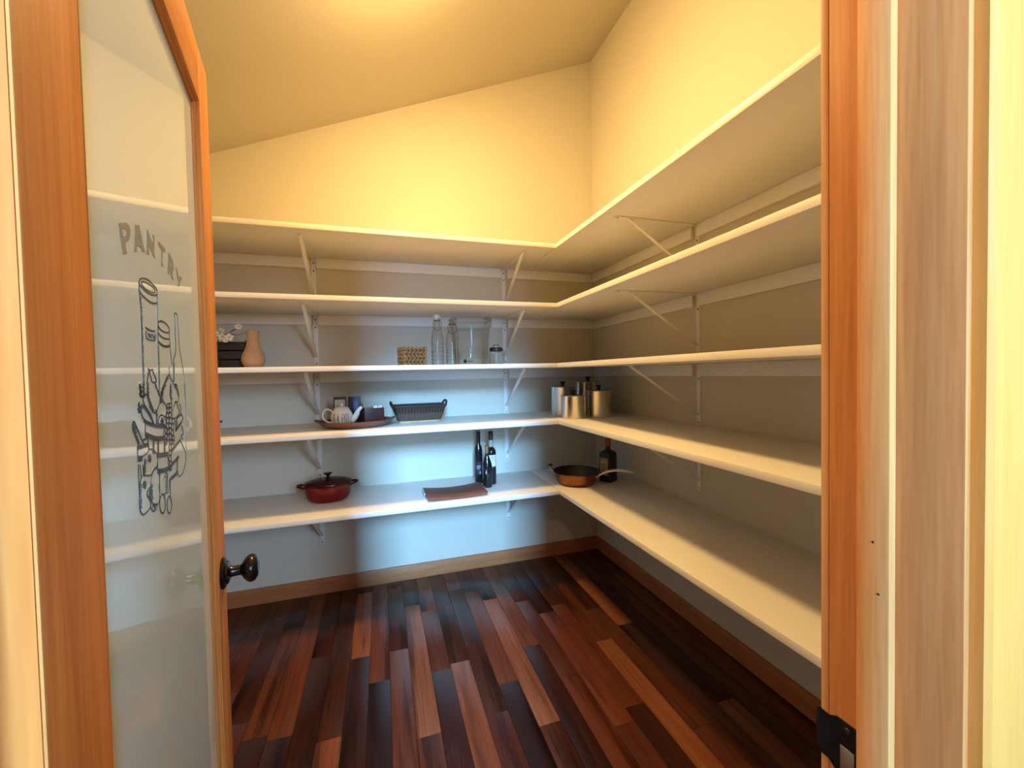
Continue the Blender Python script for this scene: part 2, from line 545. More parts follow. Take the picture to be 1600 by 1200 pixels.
# ------------------------------------------------------------------ pantry ceiling lamp (just above the frame)
LX, LY = 0.10, 1.62
pl = thing('ceiling_lamp', 'round warm globe lamp on the sloping pantry ceiling', 'lamp', (LX, LY, ceil_z(LX)))
tilt = (0, -math.atan(CK), 0)
cn = MB().lathe([(0.1335, -0.030), (0.148, -0.062), (0.152, -0.062), (0.155, -0.050), (0.155, 0.0)], 40).build('canopy', white_ceramic, pl)
cn.rotation_euler = tilt
gl = MB().lathe([(0.132, -0.032), (0.131, -0.058), (0.120, -0.084), (0.097, -0.104), (0.060, -0.118), (0.025, -0.124), (0.0, -0.125)], 36, cap0=False).build('globe', emitter('warm_pantry_globe', (1.0, 0.63, 0.225), LAMP_W), pl)
gl.rotation_euler = tilt

# ------------------------------------------------------------------ door frame
def jamb_right():
    t = thing('trim_1', 'reddish fir door jamb on the right with a black strike plate', 'door frame', (XJ, YJ0, 0), kind='structure')
    d = YJ1 - YJ0
    MB().box(0, JT, 0.0, d - 0.0085, 0, HEAD, 0.0015).build('jamb_board', jamb_z, t)
    MB().box(-0.0004, JT, d - 0.0085, d, 0, HEAD, 0.0015).build('jamb_edge', pale_z, t)
    MB().box(-0.010, 0, 0.049, 0.0785, 0, HEAD - 0.01, 0.0018).build('door_stop', pale_z, t)
    # strike plate: tongue shaped, curling round the pantry edge
    zs = 0.888
    pts = [(d + 0.001, zs + 0.022), (d - 0.010, zs + 0.021), (d - 0.018, zs + 0.026), (d - 0.0385, zs + 0.026),
           (d - 0.0385, zs - 0.036), (d - 0.018, zs - 0.036), (d - 0.010, zs - 0.029), (d + 0.001, zs - 0.029)]
    sp = MB().prism(pts, lambda y, z: (-0.0016, y, z), lambda y, z: (0.0, y, z)).build('strike_plate', black_iron, t)
    lip = MB().prism([(d, zs + 0.022), (d + 0.006, zs + 0.018), (d + 0.008, zs), (d + 0.006, zs - 0.024), (d, zs - 0.029)],
                     lambda y, z: (-0.0012 + max(0, y - d) * 0.5, y, z), lambda y, z: (0.0006 + max(0, y - d) * 0.5, y, z))
    lip.build('strike_lip', black_iron, sp)
    MB().box(-0.0019, -0.0014, d - 0.036, d - 0.022, zs - 0.030, zs - 0.002, 0.0002).build('latch_hole', brass_m, sp)
    for zz in (zs + 0.018, zs - 0.032):
        MB().lathe([(0.0032, 0), (0.0028, 0.0009)], 10).build('screw', screw_m, sp, (-0.0016, d - 0.029, zz)).rotation_euler = (0, R(-90), 0)
    for (yy, zz) in ((0.063, 1.125), (0.058, 1.075)):
        MB().lathe([(0.0013, 0), (0.0011, 0.0003)], 8).build('nail_hole', screw_m, t, (-0.010, yy, zz)).rotation_euler = (0, R(-90), 0)
    return t
jamb_right()
t = thing('trim_2', 'fir door jamb on the hinge side of the open door', 'door frame', (XJL, YJ0, 0), kind='structure')
MB().box(-JT, 0, 0, YJ1 - YJ0, 0, HEAD, 0.0015).build('jamb_board', jamb_z, t)
MB().box(0, 0.010, 0.049, 0.0785, 0, HEAD - 0.01, 0.0018).build('door_stop', pale_z, t)
t = thing('trim_3', 'fir head jamb across the top of the doorway', 'door frame', ((XJ + XJL) / 2, YJ0, HEAD), kind='structure')
hw = (XJ - XJL) / 2
MB().box(-hw - JT, hw + JT, 0, YJ1 - YJ0, 0, JT, 0.0015).build('jamb_board', fir_x, t)
MB().box(-hw, hw, 0.049, 0.0785, -0.010, 0, 0.0018).build('door_stop', fir_x, t)
CT = 0.0135
def cprof(w=0.09):
    return [(0.0, 0.0), (w, 0.0), (w, -CT), (0.004, -CT), (0.0, -CT + 0.004)]
b = MB(); b.prism(cprof(), lambda x, y: (XJ + 0.006 + x, YJ0 + y, 0), lambda x, y: (XJ + 0.006 + x, YJ0 + y, HEAD + 0.006))
struct('trim_4', b, case_z, 'honey coloured door casing at the far right edge', 'door trim')
b = MB(); b.prism(cprof(), lambda x, y: (XJL - 0.006 - x, YJ0 + y, 0), lambda x, y: (XJL - 0.006 - x, YJ0 + y, HEAD + 0.006))
struct('trim_5', b, case_z, 'honey coloured door casing left of the open door', 'door trim')
b = MB(); b.prism(cprof(), lambda x, y: (XJL - 0.096, YJ0 + y, HEAD + 0.0065 + x), lambda x, y: (XJ + 0.096, YJ0 + y, HEAD + 0.0065 + x))
struct('trim_6', b, fir_x, 'honey coloured door casing above the doorway', 'door trim')

# ------------------------------------------------------------------ the open glass door
PHI = 10.0
P0 = Vector((-0.213, 0.342, 0))
DU = Vector((-math.sin(R(PHI)), math.cos(R(PHI)), 0))
DN = Vector((math.cos(R(PHI)), math.sin(R(PHI)), 0))
DL, DT, DTOP = 0.711, 0.035, 1.945
GP = 0.012                               # depth of the pane behind the face
door = thing('door_1', 'open fir door with a frosted pane lettered PANTRY and dark knobs', 'door', (P0.x, P0.y, 0), R(90 + PHI), kind='structure')
Z0 = 0.008
G0, G1, GB, GT = 0.0985, 0.617, 0.26, 1.836
MB().box(0, G0, 0, DT, Z0, DTOP, 0.003).build('hinge_stile', fir_z, door)
MB().box(-0.0006, 0.0006, 0.0025, DT - 0.0025, Z0 + 0.003, DTOP - 0.003).build('stile_edge', wood('deepened_fir_edge', (0.52, 0.15, 0.032), (0.62, 0.20, 0.045), (0.70, 0.26, 0.07), axis='Z', rough=0.6, spec=0.04), door)  # same fir as the door, colour deepened to offset strong light on this edge
MB().box(G1, DL, 0, DT, Z0, DTOP, 0.002).build('lock_stile', fir_z, door)
MB().box(G0, G1, 0, DT, GT, DTOP, 0.001).build('top_rail', fir_x, door)
MB().box(G0, G1, 0, DT, Z0, GB, 0.001).build('bottom_rail', fir_x, door)
# moulded sticking round the glass, both faces
ST = [(0.0, 0.0), (0.0015, 0.0022), (0.003, 0.0028), (0.0036, 0.0052), (0.0065, 0.0078), (0.0085, 0.0084), (0.0095, 0.0118), (0.0, 0.0118)]
def sticking(side):
    f = (lambda d: d) if side == 0 else (lambda d: DT - d)
    MB().prism(ST, lambda w, d: (G1 - w, f(d), GB), lambda w, d: (G1 - w, f(d), GT)).build('moulding', fir_z, door, ang=20)
    MB().prism(ST, lambda w, d: (G0 + w, f(d), GB), lambda w, d: (G0 + w, f(d), GT)).build('moulding', fir_z, door, ang=20)
    MB().prism(ST, lambda w, d: (G0, f(d), GT - w), lambda w, d: (G1, f(d), GT - w)).build('moulding', fir_x, door, ang=20)
    MB().prism(ST, lambda w, d: (G0, f(d), GB + w), lambda w, d: (G1, f(d), GB + w)).build('moulding', fir_x, door, ang=20)
sticking(0); sticking(1)
pane = MB().box(G0, G1, GP, DT - 0.0122, GB, GT).build('glass_pane', frost_m, door)
pane['label'] = 'frosted glass pane with etched lettering'
# knobs and hinges
kx, kz = 0.660, 0.896
KN = [(0.031, 0.0), (0.032, 0.003), (0.029, 0.007), (0.024, 0.0085), (0.0225, 0.012), (0.012, 0.016), (0.0105, 0.020), (0.0105, 0.033),
      (0.014, 0.036), (0.0225, 0.0415), (0.0275, 0.048), (0.0285, 0.053), (0.0265, 0.059), (0.0195, 0.064), (0.010, 0.0662), (0.0, 0.0665)]
for s in (0, 1):
    rs = MB().lathe(KN[:6], 28).build('rosette', bronze, door, (kx, 0 if s == 0 else DT, kz))
    rs.rotation_euler = (R(90 if s == 0 else -90), 0, 0)
    kb = MB().lathe([(0.0118, 0.0158)] + KN[6:], 32).build('knob', bronze, door, (kx, 0 if s == 0 else DT, kz))
    kb.rotation_euler = rs.rotation_euler
MB().box(DL - 0.001, DL + 0.0012, 0.006, DT - 0.006, kz - 0.028, kz + 0.028, 0.0004).build('latch_plate', bronze, door)
for hz in (0.25, 0.98, 1.72):
    MB().lathe([(0.006, -0.045), (0.006, 0.045)], 12).build('hinge', bronze, door, (-0.004, DT + 0.004, hz))

# artwork on the pane: drawn on the pane's own plane
CO = Vector((0, 0, CAM_H))
def on_pane(px, py):
    q = Vector((px - 800.0, py - 600.0, F_PX))
    d = Vector((WX.dot(q), WY.dot(q), WZ.dot(q)))
    Q = P0 - DN * GP
    tt = (Q - CO).dot(DN) / d.dot(DN)
    p = CO + d * tt
    return ((p - P0).dot(DU), p.z)
art_m = plain('etched_line', (0.035, 0.04, 0.04), 0.25, var=0.05)
let_m = plain('etched_letter', (0.30, 0.30, 0.27), 0.2, var=0.05)
yA = GP - 0.0005
LET = {
 'P': [[(130,180),(160,165),(245,165),(285,200),(303,270),(300,350),(285,415),(235,450),(240,510),(258,605),(205,615),(190,520),(165,360),(150,210)], [(185,255),(230,250),(258,290),(255,345),(215,370),(195,340)]],
 'A': [[(370,195),(435,200),(460,340),(495,500),(520,585),(475,590),(465,530),(445,505),(400,500),(402,580),(360,580),(370,450),(375,330)], [(410,400),(435,400),(440,435),(408,435)]],
 'N': [[(532,260),(560,270),(600,400),(635,480),(640,390),(625,330),(655,360),(655,460),(650,560),(665,685),(645,660),(600,540),(575,470),(578,630),(540,615),(545,500),(540,370)]],
 'T': [[(705,430),(740,460),(800,530),(812,560),(808,600),(775,570),(770,650),(765,730),(785,805),(750,775),(755,690),(755,570),(730,520),(712,490)]],
 'R': [[(845,595),(870,605),(905,680),(930,760),(935,850),(915,870),(915,930),(935,1000),(905,975),(890,900),(885,870),(868,850),(870,915),(843,880),(850,780),(855,680)], [(875,700),(895,740),(905,800),(880,790)]],
 'Y': [[(965,790),(985,850),(1000,930),(1020,950),(1035,940),(1052,970),(1030,1020),(1015,1090),(985,1080),(1000,1010),(985,960),(968,860)]],
}
for ch, loops in LET.items():
    ls = [[on_pane(170 + x / 9.23, 330 + y / 9.23) for x, y in lp] for lp in loops]
    tri = tessellate_polygon([[Vector((a, b_, 0)) for a, b_ in lp] for lp in ls])
    flat = [p for lp in ls for p in lp]
    mb = MB().add([(a, yA, b_) for a, b_ in flat] + [(a, GP - 0.0001, b_) for a, b_ in flat], list(tri) + [tuple(len(flat) + i for i in t3) for t3 in tri])
    n0 = 0
    for lp in ls:
        n = len(lp)
        mb.f += [(n0 + i, n0 + (i + 1) % n, len(flat) + n0 + (i + 1) % n, len(flat) + n0 + i) for i in range(n)]
        n0 += n
    mb.build('letter', let_m, pane)

def stroke(mb, pts, w=0.0026):
    w = w * 0.72 if w < 0.0045 else w * 0.85
    for (a0, b0), (a1, b1) in zip(pts, pts[1:]):
        dx, dz = a1 - a0, b1 - b0
        L = math.hypot(dx, dz)
        if L < 1e-6: continue
        nx, nz = -dz / L * w / 2, dx / L * w / 2
        ex, ez = dx / L * w * 0.3, dz / L * w * 0.3
        q = [(a0 - ex + nx, b0 - ez + nz), (a1 + ex + nx, b1 + ez + nz), (a1 + ex - nx, b1 + ez - nz), (a0 - ex - nx, b0 - ez - nz)]
        mb.prism(q, lambda x, z: (x, yA, z), lambda x, z: (x, GP - 0.0001, z))
def curve(pts, n=5, closed=False):
    out = []
    P = pts
    m = len(P)
    rng = range(m if closed else m - 1)
    for i in rng:
        p0 = P[(i - 1) % m] if closed or i > 0 else P[i]
        p1 = P[i]; p2 = P[(i + 1) % m]
        p3 = P[(i + 2) % m] if closed or i + 2 < m else p2
        for k in range(n):
            t_ = k / n
            out.append(tuple(0.5 * ((2 * b1) + (-a1 + c1) * t_ + (2 * a1 - 5 * b1 + 4 * c1 - d1) * t_ ** 2 + (-a1 + 3 * b1 - 3 * c1 + d1) * t_ ** 3)
                             for a1, b1, c1, d1 in zip(p0, p1, p2, p3)))
    out.append(tuple(P[0] if closed else P[-1]))
    return out
def oval(cx, cy, w, h, n=10):
    return [(cx + w / 2 * math.cos(2 * math.pi * i / n), cy + h / 2 * math.sin(2 * math.pi * i / n)) for i in range(n + 1)]
def up(pts): return [on_pane(180 + x / 6.0, 420 + y / 6.0) for x, y in pts]
def lo(pts): return [on_pane(180 + x / 5.457, 600 + y / 5.457) for x, y in pts]
TH, TK = 0.0019, 0.0034
art = MB()
def ticks(conv, pts, step, dx, dy, w=TH):
    for (a0, b0), (a1, b1) in zip(pts, pts[1:]):
        L = math.hypot(a1 - a0, b1 - b0); n = max(1, int(L / step))
        for i in range(n):
            q = (a0 + (a1 - a0) * (i + .5) / n, b0 + (b1 - b0) * (i + .5) / n)
            stroke(art, conv([q, (q[0] + dx * random.uniform(.6, 1.2), q[1] + dy * random.uniform(.6, 1.2))]), w)
# tall pasta jar
for pts, cl_, w in (
    ([(222,120),(245,88),(300,100),(350,145),(385,190),(390,240),(350,245),(300,222),(255,180),(228,150)], True, 0.0026),
    ([(245,125),(262,118),(300,135),(350,170),(368,195),(365,222),(330,215),(280,185),(250,150)], True, TH),
    ([(222,205),(260,255),(310,300),(350,322),(392,320)], False, 0.003),
    ([(220,120),(225,205),(235,350),(243,550),(250,750),(258,950),(262,1160)], False, 0.003),
    ([(390,190),(395,400),(400,560)], False, TH),
    ([(285,550),(310,570),(345,583),(370,583)], False, 0.0026),
    ([(290,585),(288,640),(310,662),(345,670),(375,665),(377,600)], False, 0.0022),
    ([(400,500),(430,490),(470,510),(500,550),(505,590),(475,597),(430,575),(405,540)], True, 0.0026),
    ([(400,600),(430,635),(470,655),(508,655)], False, 0.0026), ([(400,675),(430,705),(470,722),(510,715)], False, 0.0026),
    ([(405,690),(440,722),(480,735),(512,725)], False, 0.0022),
    ([(400,500),(398,720),(403,900),(408,1190)], False, 0.0028), ([(505,590),(512,720),(530,900)], False, TH),
    ([(552,440),(555,420),(568,415),(582,435)], False, 0.0026),
    ([(555,440),(560,600),(567,730),(560,800),(545,870),(543,1060)], False, 0.0030),
    ([(582,440),(592,620),(600,740),(620,850),(632,920),(640,1000),(642,1200)], False, 0.0015),
    ([(308,938),(325,955),(348,945),(355,975),(375,1020),(385,1050),(365,1065),(345,1060),(330,1010),(320,970)], True, 0.0026),
    ([(370,1065),(412,1190)], False, 0.0026), ([(310,975),(297,1060),(300,1190)], False, 0.003),
    ([(505,915),(508,980)], False, TH), ([(500,990),(470,1040),(440,1120),(425,1190)], False, 0.003),
    ([(505,995),(540,1070)], False, 0.0026), ([(520,1090),(510,1190)], False, 0.003), ([(540,1070),(575,1130),(590,1195)], False, TH),
    ([(555,1080),(575,1090),(560,1110),(575,1130)], False, 0.0026),
    ([(235,1075),(225,1100),(245,1110),(230,1140),(250,1150),(235,1180),(255,1195)], False, 0.0036)):
    stroke(art, up(curve(pts, 4, cl_)), w)
for i, (x, seq) in enumerate(((304, 'P'), (318, 'A'), (332, 'S'), (346, 'T'), (360, 'A'))):
    y = 604 + i * 4
    g = {'P': [[(0, 34), (0, 0), (9, 4), (9, 16), (0, 18)]], 'A': [[(-1, 36), (4, 0), (9, 38)], [(1, 22), (7, 23)]],
         'S': [[(9, 4), (1, 2), (1, 16), (9, 22), (8, 36), (0, 34)]], 'T': [[(-1, 0), (10, 2)], [(5, 1), (5, 36)]]}[seq]
    for q in g: stroke(art, up([(x + a, y + b_) for a, b_ in q]), 0.0013)
ticks(up, [(228,260),(235,350),(243,550),(250,750),(258,950),(262,1160)], 17, 12, 3)
ticks(up, [(398,720),(403,900),(408,1180)], 17, 11, 3)
ticks(up, [(548,880),(543,1060)], 12, 9, 3)
ticks(up, [(297,1060),(300,1190)], 14, 14, 6)
ticks(up, [(500,990),(470,1040),(440,1120),(425,1190)], 14, 18, 4)
# bundle of vegetables, bread and jars below
for pts, cl_, w in (
    ([(210,10),(205,40),(215,60),(205,85),(220,108),(240,100),(250,80)], False, 0.0036),
    ([(205,160),(195,180),(212,195),(192,215),(210,235),(195,238)], False, 0.004),
    ([(270,10),(275,80),(300,160),(335,250)], False, 0.003), ([(235,0),(240,90)], False, 0.003),
    ([(262,85),(235,130),(250,180),(300,260),(325,330)], False, 0.003),
    ([(225,180),(220,240),(250,310),(330,345)], False, 0.0034), ([(225,180),(270,230),(310,300),(325,335)], False, 0.004),
    ([(340,10),(375,90),(380,140),(360,210),(335,250)], False, 0.0026), ([(430,10),(400,60),(385,130),(390,150)], False, 0.0026),
    ([(385,160),(405,150),(430,180),(435,240),(425,290)], False, 0.0026), ([(345,220),(350,310),(345,345)], False, 0.003),
    ([(370,290),(385,268),(410,270),(428,300),(425,345),(370,340),(365,310)], True, 0.0028),
    ([(470,0),(465,90),(480,150)], False, 0.0026), ([(520,0),(540,80),(535,150),(510,160),(490,220),(485,290)], False, TH),
    ([(505,160),(520,150),(530,190),(545,240),(520,285),(490,295)], False, 0.0028),
    ([(255,325),(255,430),(270,455)], False, TK), ([(410,455),(415,380),(430,360)], False, 0.0028),
    ([(265,435),(310,455),(360,467),(415,460)], False, 0.0075), ([(245,315),(300,345),(370,362),(425,365)], False, 0.005),
    ([(515,320),(555,260),(575,290),(560,330),(515,395)], True, TK), ([(515,395),(560,330)], False, 0.005),
    ([(150,330),(145,370),(165,430),(195,510),(205,545)], False, TK), ([(150,330),(160,325),(180,370),(215,450),(245,525)], False, TK),
    ([(235,480),(270,460)], False, TK), ([(245,525),(280,515)], False, TK), ([(190,530),(190,630),(205,635),(270,590)], False, 0.0026),
    ([(190,545),(270,520)], False, 0.006), ([(190,640),(225,635)], False, 0.0075), ([(275,460),(285,550)], False, 0.003),
    ([(270,590),(290,555),(330,570),(355,610),(355,700),(330,720),(305,775),(240,780)], False, 0.0028), ([(250,640),(240,780)], False, 0.0028),
    ([(355,605),(400,605),(445,595)], False, 0.007), ([(360,745),(420,735),(470,710)], False, 0.0075), ([(360,610),(360,740)], False, 0.0026), ([(445,600),(455,710)], False, 0.0026),
    ([(480,570),(550,480)], False, 0.006), ([(480,690),(540,620)], False, 0.006), ([(470,810),(525,760)], False, 0.006), ([(525,640),(520,755)], False, 0.0026),
    ([(550,470),(600,590),(595,680),(570,765),(535,775),(530,620)], False, 0.0022),
    ([(225,785),(210,850),(205,960),(208,1060),(230,1112),(260,1100),(295,1055),(300,1000),(270,935),(300,860),(305,780)], False, 0.0028),
    ([(310,770),(330,730),(360,725),(375,780),(378,950),(365,1020),(330,1030),(290,950),(300,880)], True, 0.0026),
    ([(300,1045),(320,1085),(345,1065),(320,1030),(360,1025)], False, 0.003),
    ([(380,750),(375,850),(380,940)], False, 0.003), ([(405,820),(430,760),(445,780),(440,900),(420,940)], False, 0.0026),
    (oval(402, 1020, 48, 165), False, 0.003), (oval(460, 1030, 40, 145), False, 0.003),
    ([(465,810),(470,960)], False, 0.0026), ([(460,820),(455,900),(440,930)], False, 0.0026),
    ([(195,690),(205,950)], False, TH), ([(210,690),(220,800)], False, TH), ([(235,690),(238,780)], False, TH),
    ([(590,0),(600,200),(605,580)], False, 0.0014),
    ([(565,360),(580,420),(560,440),(572,470)], False, 0.003), ([(545,170),(555,200),(560,260)], False, 0.0024)):
    stroke(art, lo(curve(pts, 3, cl_)), w)
for cx, y0, y1 in ((447, 165, 470), (468, 160, 700), (492, 290, 500), (432, 370, 500)):
    y = y0
    while y < y1:
        h = random.uniform(40, 56)
        stroke(art, lo(oval(cx + random.uniform(-4, 4), y + h / 2, 22, h, 8)), 0.0026)
        y += h * 0.93
for x in (325, 365, 420):
    y = 475
    while y < 590:
        stroke(art, lo([(x - 4, y), (x + 5, y + 8)]), 0.0028); y += 11
for cx, cy in ((400, 320), (292, 635), (250, 860)):
    for k in range(8):
        a = k * math.pi / 4 + 0.2
        stroke(art, lo([(cx, cy), (cx + 15 * math.cos(a), cy + 32 * math.sin(a))]), 0.0026)
ticks(lo, [(150,345),(165,430),(195,510)], 12, 15, -2, 0.0026)
ticks(lo, [(275,80),(300,160),(330,240)], 12, -16, 8)
ticks(lo, [(250,645),(240,775)], 13, 17, 2)
ticks(lo, [(210,850),(205,960),(208,1060)], 16, 18, 3)
ticks(lo, [(300,860),(300,1000)], 13, 18, -14, 0.0026)
ticks(lo, [(385,60),(390,150)], 11, 20, 2)
ticks(lo, [(465,20),(470,140)], 13, 14, 2)
ticks(lo, [(345,220),(347,340)], 14, 14, 3)
ticks(lo, [(440,780),(440,900)], 16, -14, 6)
ticks(lo, [(515,320),(515,395)], 12, 18, -8)
dr = art.build('etched_drawing', art_m, pane)
dr['label'] = 'etched outline drawing of jars, bread and vegetables'

# ------------------------------------------------------------------ shelves
ORD = ['topmost', 'second from top', 'middle', 'second from bottom', 'lowest']
for i, z in enumerate(SHZ):
    s = thing('shelf_board', f'white shelf board along the back wall, {ORD[i]} of five', 'shelf', (XL, YS, z), group='white pantry shelf boards')
    MB().box(0.001, XS - XL - 0.0035, 0.003, SD - 0.001, 0, T, 0.0006).build('board', shelf_m, s)
    MB().box(0.001, XS - XL - 0.0012, 0.0, 0.003, 0, T, 0.0008).build('edge_band', edge_m, s)
    s = thing('shelf_board', f'white shelf board along the right wall, {ORD[i]} of five', 'shelf', (XS, YJ1, z), group='white pantry shelf boards')
    MB().box(0.003, SD - 0.001, 0.001, YB - YJ1 - 0.001, 0, T, 0.0006).build('board', shelf_m, s)
    MB().box(0.0, 0.003, 0.001, YS - YJ1, 0, T, 0.0008).build('edge_band', edge_m, s)

# cleats under the three upper shelves
CH, CTK = 0.060, 0.019
BX = (-0.365, 0.804); BY = 1.655
for i in range(3):
    z1 = SHZ[i] - 0.0006
    for (xa, xb, wh) in ((XL + 0.001, BX[0] - 0.018, 'left of the left bracket'), (BX[0] + 0.016, BX[1] - 0.019, 'between the two brackets'), (BX[1] + 0.022, XR - CTK - 0.001, 'right of the right bracket')):
        tag(MB().box(xa, xb, YB - CTK, YB - 0.0004, z1 - CH, z1, 0.0015).build('shelf_cleat', cleat_m),
            f'white wood cleat on back wall under {ORD[i]} shelf, {wh}', 'cleat', 'cleats under the shelves')
    for (ya, yb, wh) in ((YJ1 + 0.001, BY - 0.0135, 'nearer than the bracket'), (BY + 0.026, YB - 0.001, 'between bracket and corner')):
        tag(MB().box(XR - CTK, XR - 0.0004, ya, yb, z1 - CH, z1, 0.0015).build('shelf_cleat', cleat_m),
            f'white wood cleat on right wall under {ORD[i]} shelf, {wh}', 'cleat', 'cleats under the shelves')

# brackets
def bracket_proto():
    r = thing('shelf_bracket', '', 'bracket')
    HW = 0.0125
    MB().box(-HW, HW, 0.0, 0.004, -0.300, -0.0006, 0.0008).build('wall_leg', brk_m, r)
    MB().box(-HW, HW, 0.004, 0.456, -0.0046, -0.0006, 0.0008).build('shelf_arm', brk_m, r)
    a, c = Vector((0, 0.392, -0.0052)), Vector((0, 0.0075, -0.250))
    d = (c - a).normalized(); n = Vector((0, -d.z, d.y))
    st = MB()
    sec = [(-0.009, -0.003), (0.009, -0.003), (0.009, 0.003), (0.0065, 0.003), (0.0065, -0.0005), (-0.0065, -0.0005), (-0.0065, 0.003), (-0.009, 0.003)]
    st.prism(sec, lambda x, q: a + Vector((x, 0, 0)) + n * q, lambda x, q: c + Vector((x, 0, 0)) + n * q)
    st.build('strut', brk_m, r, ang=20)
    sm = MB().lathe([(0.0042, 0.0), (0.0036, 0.0014), (0.0012, 0.0016)], 10).mesh('screw'); sm.materials.append(screw_m)
    for (loc, rot) in (((0, 0.004, -0.028), (R(-90), 0, 0)), ((0, 0.004, -0.074), (R(-90), 0, 0)), ((0, 0.004, -0.288), (R(-90), 0, 0)), ((0, 0.444, -0.0046), (R(180), 0, 0))):
        o = bpy.data.objects.new('screw', sm); COL.objects.link(o); o.parent = r; o.location = loc; o.rotation_euler = rot
    return r
bp = bracket_proto()
first = True
for i, z in enumerate(SHZ):
    for (loc, rz, wh) in (((BX[0], YB, z), R(180), 'left one on the back wall'), ((BX[1], YB, z), R(180), 'right one on the back wall'), ((XR, BY, z), R(90), 'one on the right wall')):
        if first:
            r = bp; first = False
        else:
            r = share(bp)
            for ch in list(bp.children):
                share(ch, r)
        r.location = loc; r.rotation_euler = (0, 0, rz)
        tag(r, f'white steel bracket under the {ORD[i]} shelf, {wh}', 'bracket', 'white shelf brackets')
# ------------------------------------------------------------------ objects on the middle shelf
Z3, Z4, Z5 = SHZ[2] + T, SHZ[3] + T, SHZ[4] + T

def bez(pts, n=8):
    return [Vector(p) for p in curve([tuple(p) for p in pts], n)]

# dark slatted crate with a flower spray
crate_m = wood('dark_stained_crate', (0.010, 0.007, 0.006), (0.022, 0.015, 0.012), (0.045, 0.03, 0.022), axis='X', rough=0.5)
cr = thing('wooden_crate', 'nearly black slatted wooden crate beside the tan vase', 'crate', (-0.764, 2.56, Z3))
cw, cd, chh = 0.097, 0.062, 0.151
for sgn in (-1, 1):
    for j in range(3):
        z0 = 0.002 + j * 0.049
        MB().box(-cw, cw, sgn * cd - 0.004, sgn * cd + 0.004, z0, z0 + 0.042, 0.001).build('slat', crate_m, cr)
        MB().box(sgn * cw - 0.004, sgn * cw + 0.004, -cd + 0.004, cd - 0.004, z0, z0 + 0.042, 0.001).build('slat', crate_m, cr)
for sx in (-1, 1):
    for sy in (-1, 1):
        MB().box(sx * (cw - 0.004) - 0.007, sx * (cw - 0.004) + 0.007, sy * (cd - 0.004) - 0.007 - 0.0, sy * (cd - 0.004) + 0.007, 0.0, chh, 0.001).build('corner_post', crate_m, cr)
MB().box(-cw + 0.004, cw - 0.004, -cd + 0.004, cd - 0.004, 0.003, 0.009).build('bottom_board', crate_m, cr)

stem_m = plain('dark_twig', (0.055, 0.045, 0.03), 0.7)
petal_m = plain('cream_petal', (0.84, 0.76, 0.55), 0.6, var=0.08, s=90)
heart_m = plain('yellow_flower_heart', (0.62, 0.36, 0.06), 0.6)
fl = thing('flower_spray', 'cream blossom spray on a dark twig leaning over the crate', 'flowers', (-0.757, 2.484, Z3 + 0.0095))
twig = bez([(-0.045, 0.0, -0.008), (-0.040, -0.01, 0.09), (-0.02, -0.05, 0.142), (0.02, -0.072, 0.163), (0.06, -0.078, 0.188), (0.085, -0.078, 0.195)], 6)
MB().tube(twig, 0.0022, 6).build('stem', stem_m, fl)
MB().tube(bez([(0.03, -0.073, 0.168), (0.07, -0.08, 0.160), (0.108, -0.08, 0.172)], 5), 0.0014, 6).build('stem', stem_m, fl)
def blossom(c, size, yaw, pitch):
    mb = MB(); rot = Matrix.Rotation(yaw, 3, 'Z') @ Matrix.Rotation(pitch, 3, 'X')
    for k in range(5):
        a = k * 2 * math.pi / 5 + 0.3
        L = size; w = size * 0.42
        base = [(0.12, -0.1), (0.45, -0.85), (0.8, -0.8), (1.0, -0.1), (1.0, 0.1), (0.8, 0.8), (0.45, 0.85), (0.12, 0.1)]
        top = []; bot = []
        for (u, v) in base:
            x, y = u * L, v * w
            z = 0.35 * size * u * u - 0.12 * size * abs(v)
            p = Vector((x * math.cos(a) - y * math.sin(a), x * math.sin(a) + y * math.cos(a), z))
            top.append(rot @ (p + Vector((0, 0, 0.0006)))); bot.append(rot @ (p - Vector((0, 0, 0.0006))))
        n = len(base)
        mb.add(top + bot, [tuple(range(n)), tuple(range(2 * n - 1, n - 1, -1))] + [(i, (i + 1) % n, n + (i + 1) % n, n + i) for i in range(n)])
    f = mb.build('blossom', petal_m, fl, c)
    MB().ball((0, 0, 0), size * 0.2, seg=8, rings=5).build('flower_heart', heart_m, f, rot @ Vector((0, 0, size * 0.1)))
for c, s_, yw, pt in (((-0.030, -0.070, 0.168), 0.017, 0.3, 1.2), ((0.004, -0.085, 0.150), 0.019, -0.5, 1.3), ((0.036, -0.088, 0.146), 0.021, 0.4, 1.35),
                      ((0.000, -0.075, 0.182), 0.014, 0.9, 0.9), ((0.078, -0.085, 0.200), 0.017, 0.2, 1.3), ((0.110, -0.083, 0.176), 0.012, 1.2, 1.1), ((0.020, -0.086, 0.132), 0.013, 0.2, 1.5)):
    blossom(c, s_, yw, pt)

vase_m = plain('tan_matte_clay', (0.46, 0.275, 0.15), 0.75, var=0.06, s=60, bmp=0.05)
vs = thing('vase', 'tan gourd-shaped clay vase beside the dark crate', 'vase', (-0.612, 2.375, Z3))
VP = [(0.026, 0.0), (0.038, 0.006), (0.048, 0.022), (0.0525, 0.042), (0.050, 0.062), (0.043, 0.080), (0.0345, 0.098), (0.029, 0.118), (0.0265, 0.140), (0.0275, 0.160), (0.0295, 0.175), (0.031, 0.186)]
inner = [(r - 0.004, z) for r, z in reversed(VP[6:])]
MB().lathe(VP + [(0.0295, 0.188)] + inner, 36).build('body', vase_m, vs)
MB().tube([(0.029 * math.cos(a * math.pi / 14), 0.029 * math.sin(a * math.pi / 14), 0.187) for a in range(28)], 0.0024, 6, True).build('lip', vase_m, vs)

